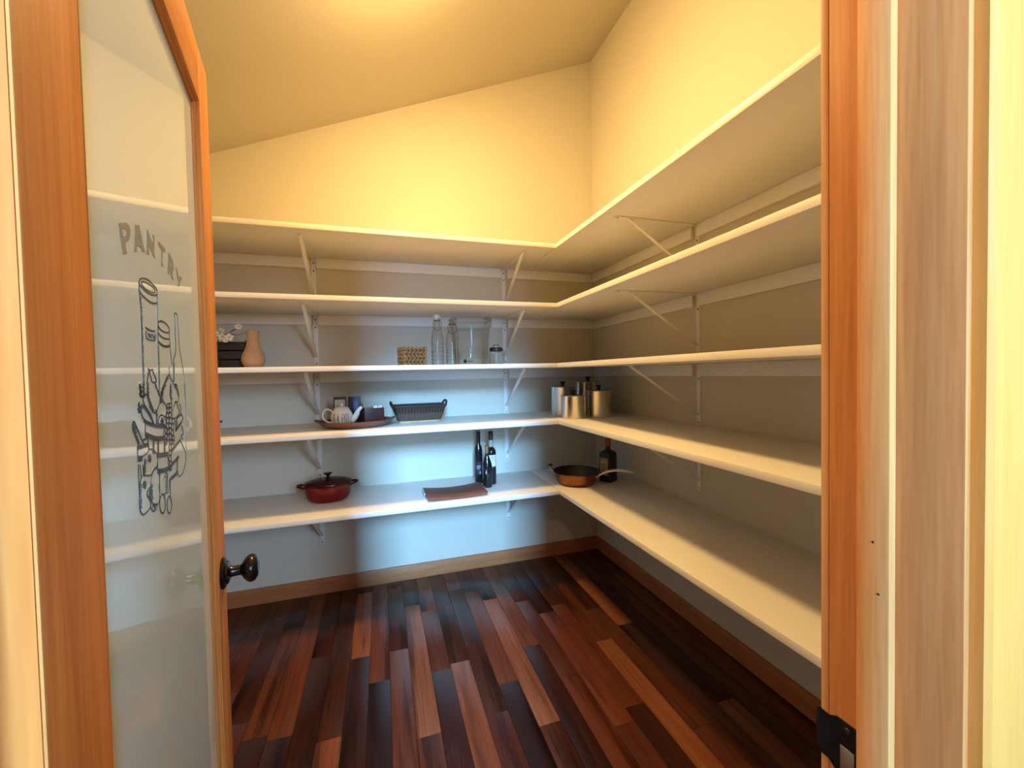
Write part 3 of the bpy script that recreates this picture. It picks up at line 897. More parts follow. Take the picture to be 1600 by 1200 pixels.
# braided natural basket
braid_m = plain('dry_water_hyacinth', (0.36, 0.185, 0.065), 0.75, var=0.35, s=110, bmp=0.2)
braid_d = plain('dark_basket_lining', (0.10, 0.055, 0.025), 0.8, var=0.2)
bk = thing('braided_basket', 'small square braided straw basket left of the glass bottles', 'basket', (0.170, 2.43, Z3), R(14))
bw = 0.066
MB().box(-bw + 0.008, bw - 0.008, -bw + 0.008, bw - 0.008, 0.001, 0.097).build('lining', braid_d, bk)
lump = MB().ball((0, 0, 0), 0.0155, 0.0062, 0.0098, seg=8, rings=6).mesh('strand'); lump.materials.append(braid_m)
for row in range(5):
    rowmb = MB()
    z = 0.0105 + row * 0.0218
    for side in range(4):
        for k in range(6):
            u = -bw + (k + 0.5) * (2 * bw / 6)
            tilt = R(38 if (row % 2 == 0) else -38)
            rot = Matrix.Rotation(side * math.pi / 2, 3, 'Z') @ Matrix.Rotation(tilt + random.uniform(-.15, .15), 3, 'Y')
            c = Matrix.Rotation(side * math.pi / 2, 3, 'Z') @ Vector((u, -bw + 0.006 + random.uniform(-.001, .001), z))
            rowmb.ball(c, 0.0160, 0.0075, 0.0060, seg=8, rings=6, rot=rot)
    rowmb.build('braid', braid_m, bk)

# glass bottles
wire_m = plain('dark_wire', (0.06, 0.06, 0.055), 0.35, 0.8)
def swing_bottle(loc, label, H, r, stopper_big):
    b_ = thing('glass_bottle', label, 'bottle', loc)
    P = [(0.0, 0.003), (r * 0.8, 0.001), (r, 0.006), (r, H * 0.50), (r * 0.96, H * 0.58), (r * 0.80, H * 0.68), (r * 0.58, H * 0.76), (r * 0.44, H * 0.82), (r * 0.40, H * 0.88), (r * 0.50, H * 0.885), (r * 0.50, H * 0.915), (r * 0.38, H * 0.92)]
    MB().lathe(P, 32, cap0=False, cap1=False).build('glass_body', glass_m, b_)
    # pressed ridges
    for zz in (H * 0.12, H * 0.2, H * 0.28, H * 0.36, H * 0.44):
        MB().tube([((r + 0.0002) * math.cos(a * math.pi / 16), (r + 0.0002) * math.sin(a * math.pi / 16), zz) for a in range(32)], 0.0011, 5, True).build('ridge', glass_m, b_)
    if stopper_big:
        MB().ball((0, 0, H * 0.965), 0.0205, 0.0205, 0.0185, seg=20, rings=10).build('stopper', white_ceramic, b_)
    else:
        MB().lathe([(0.010, H * 0.905), (0.0125, H * 0.925), (0.0125, H * 0.97), (0.009, H * 1.0), (0.0, H * 1.003)], 16).build('stopper', glass_m, b_)
    w = r * 0.56
    loop = bez([(-w, -0.006, H * 0.885), (-w * 1.25, -0.012, H * 0.80), (-w * 0.9, -0.020, H * 0.72), (0, -0.024, H * 0.695), (w * 0.9, -0.020, H * 0.72), (w * 1.25, -0.012, H * 0.80), (w, -0.006, H * 0.885), (w * 0.6, -0.018, H * 0.925), (0, -0.021, H * 0.93)], 5)
    MB().tube(loop, 0.0012, 6).build('wire_bail', wire_m, b_)
    MB().tube([(r * 0.52 * math.cos(a * math.pi / 10), r * 0.52 * math.sin(a * math.pi / 10), H * 0.90) for a in range(20)], 0.0013, 6, True).build('wire_collar', wire_m, b_)
    return b_
swing_bottle((0.316, 2.425, Z3), 'clear swing-top bottle with a round white stopper', 0.292, 0.036, True)
swing_bottle((0.388, 2.345, Z3), 'clear bottle with glass stopper, between swing-top bottle and glass bucket', 0.258, 0.0355, False)

bu = thing('glass_bucket', 'large clear glass bucket with a small printed logo near its base', 'bucket', (0.531, 2.505, Z3))
BP = [(0.0, 0.006), (0.085, 0.004), (0.098, 0.0), (0.100, 0.008), (0.104, 0.06), (0.112, 0.16), (0.118, 0.228), (0.127, 0.236), (0.131, 0.268), (0.1335, 0.284), (0.130, 0.286), (0.126, 0.268)]
MB().lathe(BP, 48, cap0=False, cap1=False).build('glass_body', glass_m, bu)
for i in range(7):
    zz = 0.045 + i * 0.0095; rr = 0.1028 + i * 0.0009
    MB().tube([(rr * math.cos(a * math.pi / 24), rr * math.sin(a * math.pi / 24), zz) for a in range(48)], 0.001, 5, True).build('ridge', glass_m, bu)
def on_lathe(r, a, z): return (r * math.cos(a), r * math.sin(a), z)
ca = math.atan2(-2.49, -0.527)
def decal(parent, r_of_z, a0, a1, z0, z1, mat, name, n=6, lift=0.0009):
    mb = MB(); vv = []
    for i in range(n + 1):
        a = a0 + (a1 - a0) * i / n
        for z in (z0, z1):
            vv.append(on_lathe(r_of_z(z) + lift, a, z))
    for i in range(n + 1):
        a = a0 + (a1 - a0) * i / n
        for z in (z0, z1):
            vv.append(on_lathe(r_of_z(z) + lift * 0.3, a, z))
    m = 2 * (n + 1)
    fs = []
    for i in range(n):
        fs.append((2 * i, 2 * i + 2, 2 * i + 3, 2 * i + 1)); fs.append((m + 2 * i, m + 2 * i + 1, m + 2 * i + 3, m + 2 * i + 2))
        fs.append((2 * i, m + 2 * i, m + 2 * i + 2, 2 * i + 2)); fs.append((2 * i + 1, 2 * i + 3, m + 2 * i + 3, m + 2 * i + 1))
    fs.append((0, 1, m + 1, m)); fs.append((2 * n, m + 2 * n, m + 2 * n + 1, 2 * n + 1))
    mb.add(vv, fs)
    return mb.build(name, mat, parent)
grey_ink = plain('grey_ink', (0.17, 0.15, 0.12), 0.5)
rb = lambda z: 0.100 + (z - 0.008) * 0.077
decal(bu, rb, ca - 0.46, ca - 0.27, 0.014, 0.034, ink, 'logo_block')
decal(bu, rb, ca - 0.36, ca - 0.33, 0.036, 0.040, ink, 'logo_dot', 2)
for zz in (0.018, 0.0235):
    decal(bu, rb, ca - 0.20, ca + 0.10, zz, zz + 0.0036, grey_ink, 'logo_line', 8)

ja = thing('glass_jar', 'small clear glass jar with a black looped lid', 'jar', (0.655, 2.375, Z3))
MB().lathe([(0.0, 0.004), (0.038, 0.001), (0.044, 0.006), (0.0455, 0.03), (0.0455, 0.06), (0.044, 0.072), (0.036, 0.078), (0.036, 0.083)], 32, cap0=False, cap1=False).build('glass_body', glass_m, ja)
lid = MB().lathe([(0.0385, 0.080), (0.0395, 0.082), (0.0395, 0.098), (0.037, 0.102), (0.0, 0.103)], 32).build('lid', black_p, ja)
MB().tube(bez([(-0.018, 0, 0.101), (-0.017, 0, 0.112), (-0.009, 0, 0.118), (0.009, 0, 0.118), (0.017, 0, 0.112), (0.018, 0, 0.101)], 5), 0.0021, 8).build('handle', black_p, lid)
MB().tube(bez([(0.040, -0.006, 0.088), (0.047, -0.006, 0.082), (0.0475, -0.006, 0.05), (0.0475, -0.006, 0.02)], 5), 0.0012, 6).build('spoon_wire', wire_m, ja)

# ------------------------------------------------------------------ second shelf from the bottom
tray_m = wood('walnut_tray_wood', (0.09, 0.035, 0.018), (0.17, 0.07, 0.035), (0.30, 0.14, 0.07), axis='X', rough=0.35)
tr = thing('serving_tray', 'oval dark wooden tray under the white teapot', 'tray', (-0.135, 2.395, Z4), R(2))
TRX, TRY = 1.0, 0.80
outer = [(0.0, 0.0), (0.125, 0.0), (0.150, 0.004), (0.178, 0.018), (0.194, 0.034), (0.196, 0.037), (0.192, 0.038)]
innr = [(0.184, 0.030), (0.170, 0.0155), (0.160, 0.0123), (0.0, 0.012)]
MB().lathe(outer + innr, 56, sx=TRX, sy=TRY, cap0=False, cap1=False).build('dish', tray_m, tr)
for sgn in (-1, 1):
    MB().tube(bez([(sgn * 0.188, -0.035, 0.037), (sgn * 0.203, -0.02, 0.042), (sgn * 0.206, 0.0, 0.043), (sgn * 0.203, 0.02, 0.042), (sgn * 0.188, 0.035, 0.037)], 4), 0.0045, 8).build('grip', tray_m, tr)
ZT = Z4 + 0.0125

tp = thing('teapot', 'white ceramic teapot lettered TEA POT on the wooden tray', 'teapot', (-0.205, 2.345, ZT), R(-4))
TB = [(0.030, 0.0), (0.034, 0.002), (0.043, 0.010), (0.051, 0.024), (0.0545, 0.042), (0.053, 0.060), (0.047, 0.076), (0.040, 0.086), (0.037, 0.090), (0.030, 0.091)]
MB().lathe(TB, 44).build('body', white_ceramic, tp)
ld = MB().lathe([(0.0385, 0.0895), (0.0395, 0.092), (0.036, 0.096), (0.026, 0.101), (0.012, 0.104), (0.0, 0.1045)], 36).build('lid', white_ceramic, tp)
MB().ball((0, 0, 0.1115), 0.0095, 0.0095, 0.0095, seg=16, rings=10).build('lid_knob', white_ceramic, ld)
MB().tube(bez([(0.046, 0, 0.030), (0.062, 0, 0.040), (0.074, 0, 0.060), (0.082, 0, 0.078), (0.095, 0, 0.092), (0.102, 0, 0.094)], 5),
          [0.019 - 0.0125 * i / 25 for i in range(26)], 14).build('spout', white_ceramic, tp)
MB().tube(bez([(-0.046, 0, 0.076), (-0.060, 0, 0.088), (-0.078, 0, 0.090), (-0.091, 0, 0.074), (-0.094, 0, 0.052), (-0.083, 0, 0.033), (-0.064, 0, 0.022), (-0.048, 0, 0.021)], 5), 0.0058, 10, flat=0.8).build('handle', white_ceramic, tp)
def prof_r(P):
    def f(z):
        for (r0, z0), (r1, z1) in zip(P, P[1:]):
            if z0 <= z <= z1:
                return r0 + (r1 - r0) * (z - z0) / max(1e-9, z1 - z0)
        return P[-1][0]
    return f
GLY = {'T': [[(0, 1), (1, 1)], [(.5, 1), (.5, 0)]], 'E': [[(1, 1), (0, 1), (0, 0), (1, 0)], [(0, .5), (.8, .5)]], 'A': [[(0, 0), (.5, 1), (1, 0)], [(.2, .4), (.8, .4)]],
       'P': [[(0, 0), (0, 1), (.8, 1), (1, .85), (1, .65), (.8, .5), (0, .5)]], 'O': [[(.2, 0), (0, .2), (0, .8), (.2, 1), (.8, 1), (1, .8), (1, .2), (.8, 0), (.2, 0)]]}
def wrap_text(parent, P, txt, a_mid, pitch, wid, z0, z1, lw, mat):
    """letters wrapped round a lathed body, read from outside"""
    rf = prof_r(P)
    n = len(txt)
    for i, ch in enumerate(txt):
        if ch == ' ': continue
        mb = MB()
        a_l = a_mid + (i - n / 2 + 0.15) * pitch
        for pl_ in GLY[ch]:
            pp = []
            for (p, q) in zip(pl_, pl_[1:]):
                for k in range(5):
                    s_ = k / 5
                    pp.append((p[0] + (q[0] - p[0]) * s_, p[1] + (q[1] - p[1]) * s_))
            pp.append(pl_[-1])
            pts = []
            for (x, y) in pp:
                z = z0 + y * (z1 - z0)
                pts.append(on_lathe(rf(z) + 0.0004, a_l + x * wid, z))
            mb.tube(pts, lw, 5)
        mb.build('letter', mat, parent)
# face of the pot turned to the camera; angle grows to the right as seen from the front
wrap_text(tp, TB, 'TEA POT', -math.pi / 2 + 0.02, 0.245, 0.165, 0.018, 0.066, 0.0013, ink)

pk = thing('tea_packet', 'black and cream tea packet standing behind the teapot', 'packet', (-0.228, 2.51, ZT), R(5))
pack_k = plain('black_carton', (0.02, 0.025, 0.02), 0.5)
MB().box(-0.033, 0.033, -0.012, 0.012, 0.0, 0.147, 0.001).build('carton', pack_k, pk)
cream_m = plain('cream_print', (0.62, 0.58, 0.44), 0.6)
pf = MB().box(-0.027, 0.027, -0.0126, -0.0121, 0.075, 0.132).build('printed_panel', cream_m, pk)
for (x0, x1, z0, z1) in ((-0.020, -0.010, 0.078, 0.108), (-0.004, 0.004, 0.080, 0.112), (0.008, 0.020, 0.078, 0.104), (-0.024, 0.024, 0.075, 0.080)):
    MB().prism([(x0, z0), (x1, z0), ((x0 + x1) / 2 + 0.002, z1)] if z1 - z0 > .01 else [(x0, z0), (x1, z0), (x1, z1), (x0, z1)], lambda x, z: (x, -0.0129, z), lambda x, z: (x, -0.0126, z)).build('printed_shape', ink, pf)
pk = thing('tea_packet', 'dark blue tea packet behind the teapot spout', 'packet', (-0.150, 2.50, ZT), R(-6))
MB().box(-0.032, 0.032, -0.012, 0.012, 0.0, 0.146, 0.001).build('carton', plain('navy_carton', (0.014, 0.018, 0.05), 0.45), pk)
blue_m = plain('pale_blue_print', (0.10, 0.12, 0.30), 0.5)
pf = MB().box(-0.004, 0.022, -0.0125, -0.0121, 0.070, 0.128).build('printed_panel', blue_m, pk)
for zz in (0.083, 0.095, 0.107):
    MB().box(0.002, 0.018, -0.0128, -0.0125, zz, zz + 0.004).build('printed_line', plain('lilac_print', (0.28, 0.30, 0.55), 0.5), pf)

tb_m = plain('dark_brown_leatherette', (0.045, 0.014, 0.011), 0.5, var=0.2, s=20)
tb = thing('tea_box', 'dark brown open tea box on the right end of the tray', 'box', (-0.054, 2.392, ZT), R(16))
hw_, hd_, hh_ = 0.052, 0.048, 0.088
MB().box(-hw_, hw_, -hd_, -hd_ + 0.005, 0, hh_, 0.0008).build('side_panel', tb_m, tb)
MB().box(-hw_, hw_, hd_ - 0.005, hd_, 0, hh_, 0.0008).build('side_panel', tb_m, tb)
MB().box(-hw_, -hw_ + 0.005, -hd_ + 0.005, hd_ - 0.005, 0, hh_, 0.0008).build('side_panel', tb_m, tb)
MB().box(hw_ - 0.005, hw_, -hd_ + 0.005, hd_ - 0.005, 0, hh_, 0.0008).build('side_panel', tb_m, tb)
MB().box(-hw_ + 0.005, hw_ - 0.005, -hd_ + 0.005, hd_ - 0.005, 0.0, 0.004).build('bottom_panel', tb_m, tb)
paper_w = plain('white_paper_sachet', (0.78, 0.76, 0.72), 0.6)
paper_b = plain('brown_paper_sachet', (0.30, 0.17, 0.11), 0.6)
for i in range(6):
    y = -0.034 + i * 0.0125
    lean = -0.10
    m_ = paper_w if i in (0, 1) else paper_b
    s_ = thing('tea_sachet', ['white paper tea sachet with a black dot, foremost in the brown tea box', 'plain white paper tea sachet just behind the dotted one', 'brown paper tea sachet right behind the white ones', 'brown paper tea sachet, second of the four brown ones', 'brown paper tea sachet, third of the four brown ones', 'brown paper tea sachet at the very back of the box'][i], 'tea sachet',
               (-0.054, 2.392, ZT + 0.0045), R(16), group='white tea sachets in the box' if i in (0, 1) else 'brown tea sachets in the box')
    x0, x1, top = ((0.002, 0.044, 0.094) if i in (0, 1) else (-0.045, 0.044, 0.084))
    MB().box(x0, x1, y - 0.0022, y + 0.0022, 0.0, top, 0.0006).build('pouch', m_, s_)
    if i == 0:
        MB().lathe([(0.0035, 0), (0.003, 0.0005)], 10).build('printed_dot', ink, s_, (0.022, y - 0.0022, 0.0915)).rotation_euler = (R(90), 0, 0)

bd = thing('bead_garland', 'string of small white beads lying at the front of the tray', 'beads', (-0.135, 2.28, ZT))
bead = MB().ball((0, 0, 0), 0.0046, seg=10, rings=6).mesh('bead'); bead.materials.append(white_ceramic)
path = bez([(-0.045, 0.008, 0.0048), (-0.02, -0.012, 0.0058), (0.01, -0.006, 0.0052), (0.035, 0.004, 0.0050), (0.055, 0.012, 0.0048), (0.072, 0.004, 0.0054), (0.088, 0.016, 0.0050), (0.075, 0.028, 0.0046), (0.05, 0.03, 0.0046)], 6)
MB().tube(path, 0.0007, 5).build('string', ink, bd)
acc = 0; last = None
for p in path:
    if last is None or (p - last).length > 0.0092:
        o = bpy.data.objects.new('bead', bead); COL.objects.link(o); o.parent = bd; o.location = p; last = p

# dark wicker basket
wick_m = plain('dark_wicker', (0.032, 0.017, 0.010), 0.6, var=0.45, s=160, bmp=0.3)
wick_l = plain('greyish_wicker', (0.095, 0.058, 0.032), 0.6, var=0.4, s=200, bmp=0.3)
cane_m = plain('pale_cane', (0.50, 0.36, 0.22), 0.5, var=0.2)
wb = thing('wicker_basket', 'dark oblong wicker basket with end handles beside the tray', 'basket', (0.205, 2.49, Z4), R(3))
def rect_ring(hx, hy, z, c=0.02, n=4):
    pts = []
    for (sx, sy, a0) in ((1, 1, 0), (-1, 1, 90), (-1, -1, 180), (1, -1, 270)):
        for k in range(n + 1):
            a = R(a0 + 90 * k / n)
            pts.append((sx * (hx - c) + c * math.cos(a), sy * (hy - c) + c * math.sin(a), z))
    return pts
for i in range(11):
    f_ = i / 10
    z = 0.014 + f_ * 0.074
    hx = 0.118 + 0.028 * f_; hy = 0.060 + 0.016 * f_
    m_ = wick_l if i < 6 else wick_m
    pts = []
    ring = rect_ring(hx, hy, z, 0.022, 4)
    for (p, q) in zip(ring, ring[1:] + ring[:1]):
        p, q = Vector(p), Vector(q)
        n = max(1, int((q - p).length / 0.008))
        for k in range(n):
            pts.append(p.lerp(q, k / n))
    ph_ = i % 2
    out_ = []
    for k, p in enumerate(pts):
        d = Vector((p.x, p.y, 0)).normalized()
        out_.append(p + d * (0.0014 if (k + ph_) % 2 else -0.0014))
    MB().tube(out_, 0.0042, 6, True).build('weave_row', m_, wb)
for z, r_, g in ((0.094, 0.0072, 1.06), ):
    MB().tube(rect_ring(0.150, 0.079, z, 0.022, 4), r_, 8, True).build('rim', wick_m, wb)
stk_ = MB().tube([(0, 0, 0.0), (0, 0.0, 0.08)], 0.0022, 5).mesh('stake'); stk_.materials.append(wick_m)
for k in range(16):
    x = -0.108 + k * 0.0144
    for sy in (-1, 1):
        o = MB().tube([(x, sy * 0.0655, 0.012), (x * 1.22, sy * 0.083, 0.088)], 0.0019, 5).build('stake', wick_l, wb)
MB().box(-0.112, 0.112, -0.055, 0.055, 0.006, 0.012).build('bottom', wick_m, wb)
MB().tube(rect_ring(0.116, 0.059, 0.0058, 0.02, 4), 0.0058, 8, True).build('foot_rim', cane_m, wb)
for sx in (-1, 1):
    MB().tube(bez([(sx * 0.150, -0.052, 0.094), (sx * 0.157, -0.042, 0.110), (sx * 0.159, -0.02, 0.118), (sx * 0.159, 0.02, 0.118), (sx * 0.157, 0.042, 0.110), (sx * 0.150, 0.052, 0.094)], 5), 0.0066, 8).build('handle', wick_m, wb)

# steel canisters
lid_glass = thin_glass('lid_glass', (0.75, 0.75, 0.72), 0.02)
def canister(loc, r, h, label, rz=0.0):
    c = thing('canister', label, 'canister', loc, rz, group='steel canisters in the corner')
    MB().lathe([(0.0, 0.001), (r - 0.003, 0.0), (r, 0.003), (r, h - 0.004), (r + 0.0015, h - 0.002), (r + 0.0015, h), (r - 0.003, h), (r - 0.003, h - 0.02), (r - 0.004, 0.006), (0.0, 0.005)], 44, cap0=False, cap1=False).build('body', steel, c)
    l = MB().lathe([(r + 0.001, h + 0.0004), (r + 0.002, h + 0.003), (r - 0.004, h + 0.0055), (r - 0.006, h + 0.0045)], 44, cap0=False, cap1=False).build('lid_ring', dull_steel, c)
    MB().lathe([(r - 0.005, h + 0.004), (r * 0.6, h + 0.0085), (0.012, h + 0.0105), (0.0, h + 0.0106)], 36, cap0=False, cap1=False).build('lid_glass', lid_glass, c)
    kn = MB().lathe([(0.013, h + 0.0107), (0.0105, h + 0.015), (0.009, h + 0.020), (0.013, h + 0.026), (0.0195, h + 0.031), (0.0195, h + 0.034), (0.012, h + 0.0365), (0.0, h + 0.037)], 20)
    kn.build('lid_knob', black_p, c)
    return c
canister((1.078, 2.215, Z4), 0.0735, 0.132, 'steel canister in the front left of the group, standing on the shelf corner')
canister((1.250, 2.222, Z4), 0.0735, 0.155, 'steel canister in the front right of the group of four')
canister((1.098, 2.405, Z4), 0.0735, 0.178, 'steel canister in the back left of the group of four')
canister((1.290, 2.430, Z4), 0.0810, 0.205, 'tallest steel canister, at the back right of the group')

# ------------------------------------------------------------------ lowest shelf
enam = plain('dark_red_enamel', (0.17, 0.004, 0.004), 0.12, var=0.15, s=12, spec=0.35)
enam_d = plain('maroon_enamel', (0.045, 0.003, 0.004), 0.18, var=0.15, s=12, spec=0.3)
do = thing('dutch_oven', 'dark red enamelled oval pot with lid on the lowest shelf', 'cooking pot', (-0.296, 2.462, Z5), R(2))
SY = 0.76
MB().lathe([(0.0, 0.0), (0.082, 0.0), (0.097, 0.008), (0.112, 0.030), (0.1185, 0.060), (0.120, 0.090), (0.1165, 0.090), (0.110, 0.040), (0.09, 0.010), (0.0, 0.006)], 56, sx=1, sy=SY, cap0=False, cap1=False).build('body', enam, do)
dl = MB().lathe([(0.1205, 0.0905), (0.1235, 0.0925), (0.1235, 0.1005), (0.118, 0.106), (0.100, 0.113), (0.070, 0.120), (0.035, 0.124), (0.0, 0.125)], 56, sx=1, sy=SY, cap0=False).build('lid', enam_d, do)
MB().lathe([(0.014, 0.1245), (0.010, 0.128), (0.008, 0.136), (0.011, 0.141), (0.021, 0.146), (0.0225, 0.149), (0.020, 0.152), (0.0, 0.1535)], 24).build('lid_knob', bronze, dl)
for sx in (-1, 1):
    MB().tube(bez([(sx * 0.112, -0.038, 0.083), (sx * 0.128, -0.034, 0.088), (sx * 0.147, -0.018, 0.092), (sx * 0.152, 0.0, 0.093), (sx * 0.147, 0.018, 0.092), (sx * 0.128, 0.034, 0.088), (sx * 0.112, 0.038, 0.083)], 4), 0.0062, 10, flat=1.0).build('handle', enam_d, do)

board_m = wood('streaky_walnut', (0.045, 0.015, 0.010), (0.13, 0.050, 0.033), (0.24, 0.105, 0.07), axis='X', rough=0.5, scale=0.8)
cb = thing('cutting_board', 'reddish wooden carving board with a metal end foot', 'cutting board', (0.378, 2.318, Z5), R(1.5))
def board_z(x): return 0.016 + 0.010 * (2 * abs(x) / 0.33) ** 2
n = 14; vsb = []; fsb = []
for i in range(n + 1):
    x = -0.165 + 0.33 * i / n
    yb_ = 0.108 - 0.010 * math.sin(math.pi * i / n)
    zt = board_z(x)
    for (y, z) in ((-0.110, zt - 0.014), (yb_, zt - 0.014), (yb_, zt), (-0.104, zt), (-0.110, zt - 0.004)):
        vsb.append((x, y, z))
for i in range(n):
    for k in range(5):
        a = i * 5 + k; b2 = i * 5 + (k + 1) % 5
        fsb.append((a, b2, b2 + 5, a + 5))
fsb.append((0, 1, 2, 3, 4)[::-1]); fsb.append(tuple(n * 5 + k for k in range(5)))
MB().add(vsb, fsb).build('board', board_m, cb)
MB().box(-0.172, -0.1655, -0.02, 0.10, 0.0, 0.026, 0.0015).build('metal_foot', dull_steel, cb)
MB().box(0.1655, 0.172, -0.02, 0.10, 0.0, 0.026, 0.0015).build('metal_foot', dull_steel, cb)

# bottles
blackglass = plain('black_bottle_glass', (0.008, 0.009, 0.012), 0.08, var=0.1, spec=0.6)
label_w = plain('white_paper_label', (0.72, 0.71, 0.68), 0.6, var=0.05)
label_k = plain('dark_label', (0.02, 0.02, 0.025), 0.55)
gold_m = plain('dull_gold_foil', (0.42, 0.32, 0.13), 0.35, 0.8)
clear_neck = plain('grey_neck_glass', (0.34, 0.33, 0.32), 0.15)
def toward(x, y): return math.atan2(-y, -x)
def bottle(loc, label, prof, cap, capm, neckm=None):
    b_ = thing('wine_bottle', label, 'bottle', loc, group='dark bottles beside the cutting board')
    MB().lathe([(0.0, 0.002)] + prof, 32, cap0=False).build('glass_body', blackglass, b_)
    MB().lathe(cap, 24).build('cap_sleeve', capm, b_)
    return b_
p1 = [(0.022, 0.0), (0.0245, 0.004), (0.0245, 0.205), (0.022, 0.222), (0.0135, 0.240), (0.0120, 0.250), (0.0118, 0.312)]
b1 = bottle((0.562, 2.500, Z5), 'tall slim black wine bottle, leftmost of the three beside the cutting board', p1, [(0.0126, 0.255), (0.0126, 0.310), (0.0132, 0.312), (0.0132, 0.322), (0.010, 0.324)], black_p)
a1 = toward(0.562, 2.5)
decal(b1, lambda z: 0.0245, a1 - 0.95, a1 + 0.95, 0.055, 0.135, label_k, 'label', 10)
ring_l = plain('pale_grey_print', (0.30, 0.31, 0.34), 0.5)
for (aa, bb_, z0, z1) in ((-0.55, -0.15, 0.108, 0.114), (0.0, 0.5, 0.108, 0.114), (-0.5, -0.38, 0.09, 0.108), (-0.3, -0.18, 0.09, 0.108), (-0.05, 0.07, 0.088, 0.108), (0.2, 0.32, 0.092, 0.108), (0.2, 0.5, 0.098, 0.102), (0.2, 0.45, 0.062, 0.078)):
    decal(b1, lambda z: 0.0245, a1 + aa, a1 + bb_, z0, z1, ring_l, 'printed_mark', 3, 0.0014)
p2 = [(0.027, 0.0), (0.0295, 0.004), (0.0295, 0.195), (0.027, 0.210), (0.0155, 0.226), (0.0135, 0.232), (0.0130, 0.300)]
b2 = bottle((0.630, 2.452, Z5), 'black wine bottle with white label, rightmost of the three', p2, [(0.0142, 0.272), (0.0142, 0.322), (0.012, 0.325)], black_p)
MB().lathe([(0.0145, 0.228), (0.0139, 0.234), (0.0136, 0.2715)], 20).build('neck_sleeve', clear_neck, b2)
a2 = toward(0.63, 2.452)
decal(b2, lambda z: 0.0295, a2 - 1.15, a2 + 1.15, 0.112, 0.182, label_w, 'label', 12)
decal(b2, lambda z: 0.0295, a2 - 1.15, a2 + 1.15, 0.106, 0.1105, gold_m, 'label_stripe', 12)
for (aa, bb_, z0, z1) in ((0.0, 0.12, 0.165, 0.172), (0.2, 0.3, 0.162, 0.172), (0.4, 0.55, 0.165, 0.170), (0.1, 0.5, 0.150, 0.153), (-0.4, -0.2, 0.15, 0.156)):
    decal(b2, lambda z: 0.0295, a2 + aa, a2 + bb_, z0, z1, grey_ink, 'printed_mark', 3, 0.0014)
p3 = [(0.0255, 0.0), (0.0285, 0.004), (0.0290, 0.120), (0.0275, 0.140), (0.019, 0.166), (0.0125, 0.184), (0.0108, 0.195), (0.0105, 0.245)]
b3 = bottle((0.589, 2.392, Z5), 'short black bottle with gold neck foil, in front of the other two', p3, [(0.0118, 0.203), (0.0114, 0.236), (0.0140, 0.238), (0.0140, 0.247), (0.009, 0.250)], gold_m)
a3 = toward(0.589, 2.392)
rf3 = lambda z: 0.0290
mb = MB()
mb.prism([(-0.42, 0.092), (-0.22, 0.078), (-0.02, 0.092), (-0.22, 0.112)], lambda a, z: on_lathe(0.0300, a3 + a, z), lambda a, z: on_lathe(0.0285, a3 + a, z)).build('diamond_emblem', ring_l, b3)

# copper skillet
copper = plain('hammered_copper', (0.27, 0.105, 0.05), 0.33, 1.0, var=0.2, s=70, bmp=0.6)
pan_in = plain('dark_pan_lining', (0.055, 0.045, 0.038), 0.3, 0.7, var=0.15)
sk = thing('skillet', 'copper-sided skillet with a long steel handle in the shelf corner', 'pan', (1.117, 2.272, Z5), R(-47))
MB().lathe([(0.0, 0.0), (0.100, 0.0), (0.108, 0.004), (0.127, 0.035), (0.1385, 0.070), (0.1395, 0.072)], 56, cap0=False, cap1=False).build('outer_wall', copper, sk)
MB().lathe([(0.1395, 0.072), (0.1435, 0.0765), (0.1425, 0.078), (0.1375, 0.0735), (0.125, 0.036), (0.105, 0.007), (0.0, 0.0045)], 56, cap0=False, cap1=False).build('lining', pan_in, sk)
# looped long handle: two rails meeting at the tip
rail = lambda s_: bez([(0.128, s_ * 0.022, 0.052), (0.150, s_ * 0.021, 0.066), (0.190, s_ * 0.017, 0.088), (0.250, s_ * 0.013, 0.102), (0.310, s_ * 0.011, 0.102), (0.345, s_ * 0.006, 0.099), (0.352, 0, 0.0985)], 5)
hd = MB(); hd.tube(rail(-1), 0.0052, 10); hd.tube(rail(1), 0.0052, 10)
hd.build('long_handle', steel, sk)
for s_ in (-1, 1):
    MB().ball((0.134, s_ * 0.022, 0.055), 0.0065, seg=10, rings=6).build('rivet', steel, sk)
hp = MB().tube(bez([(-0.132, -0.034, 0.060), (-0.150, -0.032, 0.074), (-0.174, -0.020, 0.091), (-0.181, 0.0, 0.094), (-0.174, 0.020, 0.091), (-0.150, 0.032, 0.074), (-0.132, 0.034, 0.060)], 5), 0.0050, 10).build('helper_handle', dull_steel, sk)
MB().tube(bez([(-0.1735, -0.021, 0.091), (-0.181, 0.0, 0.094), (-0.1735, 0.021, 0.091)], 6), 0.0072, 10).build('grip_sleeve', black_p, hp)

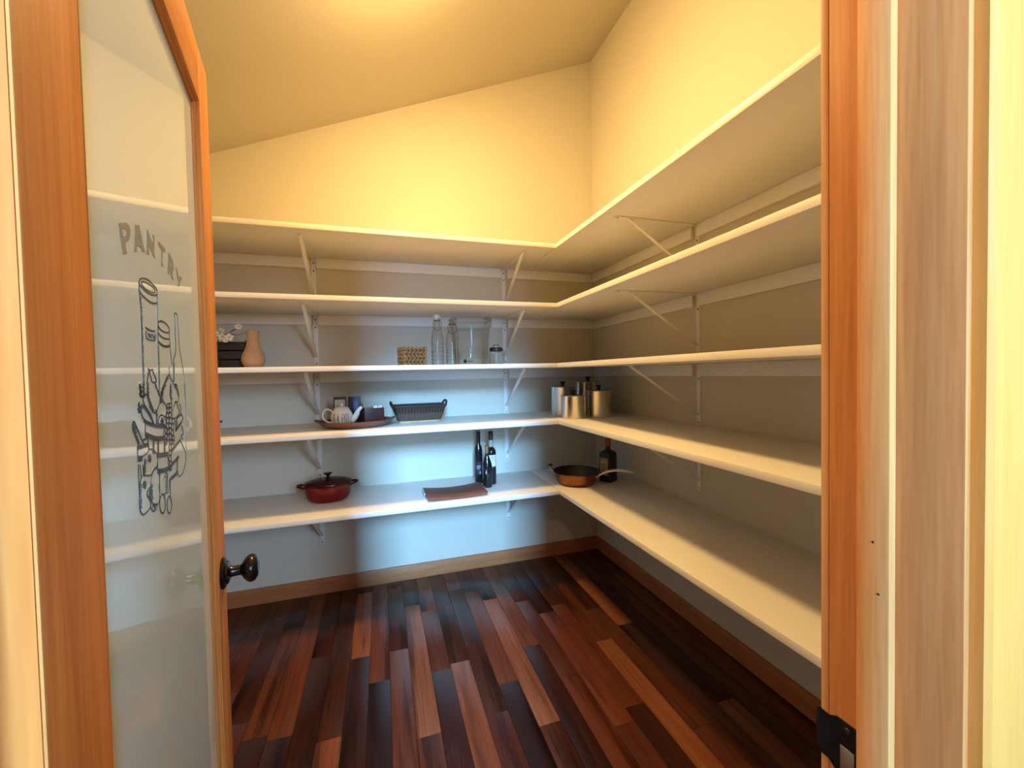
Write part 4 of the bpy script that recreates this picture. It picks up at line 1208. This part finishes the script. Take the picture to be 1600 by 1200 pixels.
# square oil bottle
ol = thing('oil_bottle', 'square black oil bottle with a red cap behind the skillet handle', 'bottle', (1.322, 2.245, Z5), R(27))
def rsq(h, c, z, n=4): return rect_ring(h, h, z, c, n)
mb = MB(); rings = [rsq(0.037, 0.010, 0.0), rsq(0.041, 0.010, 0.004), rsq(0.041, 0.010, 0.168), rsq(0.0385, 0.012, 0.179), rsq(0.026, 0.016, 0.189), rsq(0.0170, 0.0168, 0.197), rsq(0.0152, 0.015, 0.205), rsq(0.0152, 0.015, 0.236)]
vv = [p for r_ in rings for p in r_]; m_ = len(rings[0]); ff = []
for i in range(len(rings) - 1):
    for k in range(m_):
        ff.append((i * m_ + k, i * m_ + (k + 1) % m_, (i + 1) * m_ + (k + 1) % m_, (i + 1) * m_ + k))
ff.append(tuple(range(m_ - 1, -1, -1))); ff.append(tuple((len(rings) - 1) * m_ + k for k in range(m_)))
mb.add(vv, ff).build('glass_body', plain('black_oil_glass', (0.010, 0.011, 0.013), 0.28, spec=0.4), ol, ang=30)
MB().lathe([(0.0172, 0.218), (0.0180, 0.221), (0.0180, 0.262), (0.015, 0.266), (0.0, 0.2665)], 24).build('cap', plain('brick_red_cap', (0.36, 0.045, 0.018), 0.45), ol)
lab_m = plain('olive_label', (0.30, 0.26, 0.14), 0.6, var=0.25, s=50)
lb2 = MB().box(-0.0418, -0.0412, -0.024, 0.030, 0.040, 0.148).build('label', lab_m, ol)
twig_m = plain('olive_branch_print', (0.09, 0.08, 0.035), 0.6)
for (x, z, w_, h_, r_) in ((-0.006, 0.10, 0.016, 0.006, 0.7), (-0.014, 0.088, 0.014, 0.006, -0.5), (0.004, 0.084, 0.014, 0.006, 0.9), (-0.006, 0.074, 0.016, 0.006, 0.2), (-0.012, 0.060, 0.012, 0.006, -0.3)):
    q = [(x + w_ / 2 * math.cos(a * math.pi / 4) * math.cos(r_) - h_ / 2 * math.sin(a * math.pi / 4) * math.sin(r_),
          z + w_ / 2 * math.cos(a * math.pi / 4) * math.sin(r_) + h_ / 2 * math.sin(a * math.pi / 4) * math.cos(r_)) for a in range(8)]
    MB().prism(q, lambda a, z_: (-0.0422, a + 0.008, z_), lambda a, z_: (-0.0418, a + 0.008, z_)).build('printed_leaf', twig_m, lb2)
pale_m = plain('pale_label_band', (0.50, 0.47, 0.38), 0.6)
MB().box(-0.0421, -0.0418, -0.020, 0.026, 0.118, 0.126).build('printed_band', pale_m, lb2)
MB().box(-0.0421, -0.0418, -0.018, 0.024, 0.048, 0.052).build('printed_band', pale_m, lb2)

# dark fixing on the back wall at the edge of the door
fx = tag(MB().lathe([(0.0065, 0.0), (0.0065, 0.004), (0.003, 0.005)], 12).build('wall_screw', screw_m), 'small dark screw head on the back wall beside the door edge', 'screw')
fx.location = (-0.862, YB, 1.062); fx.rotation_euler = (R(90), 0, 0)
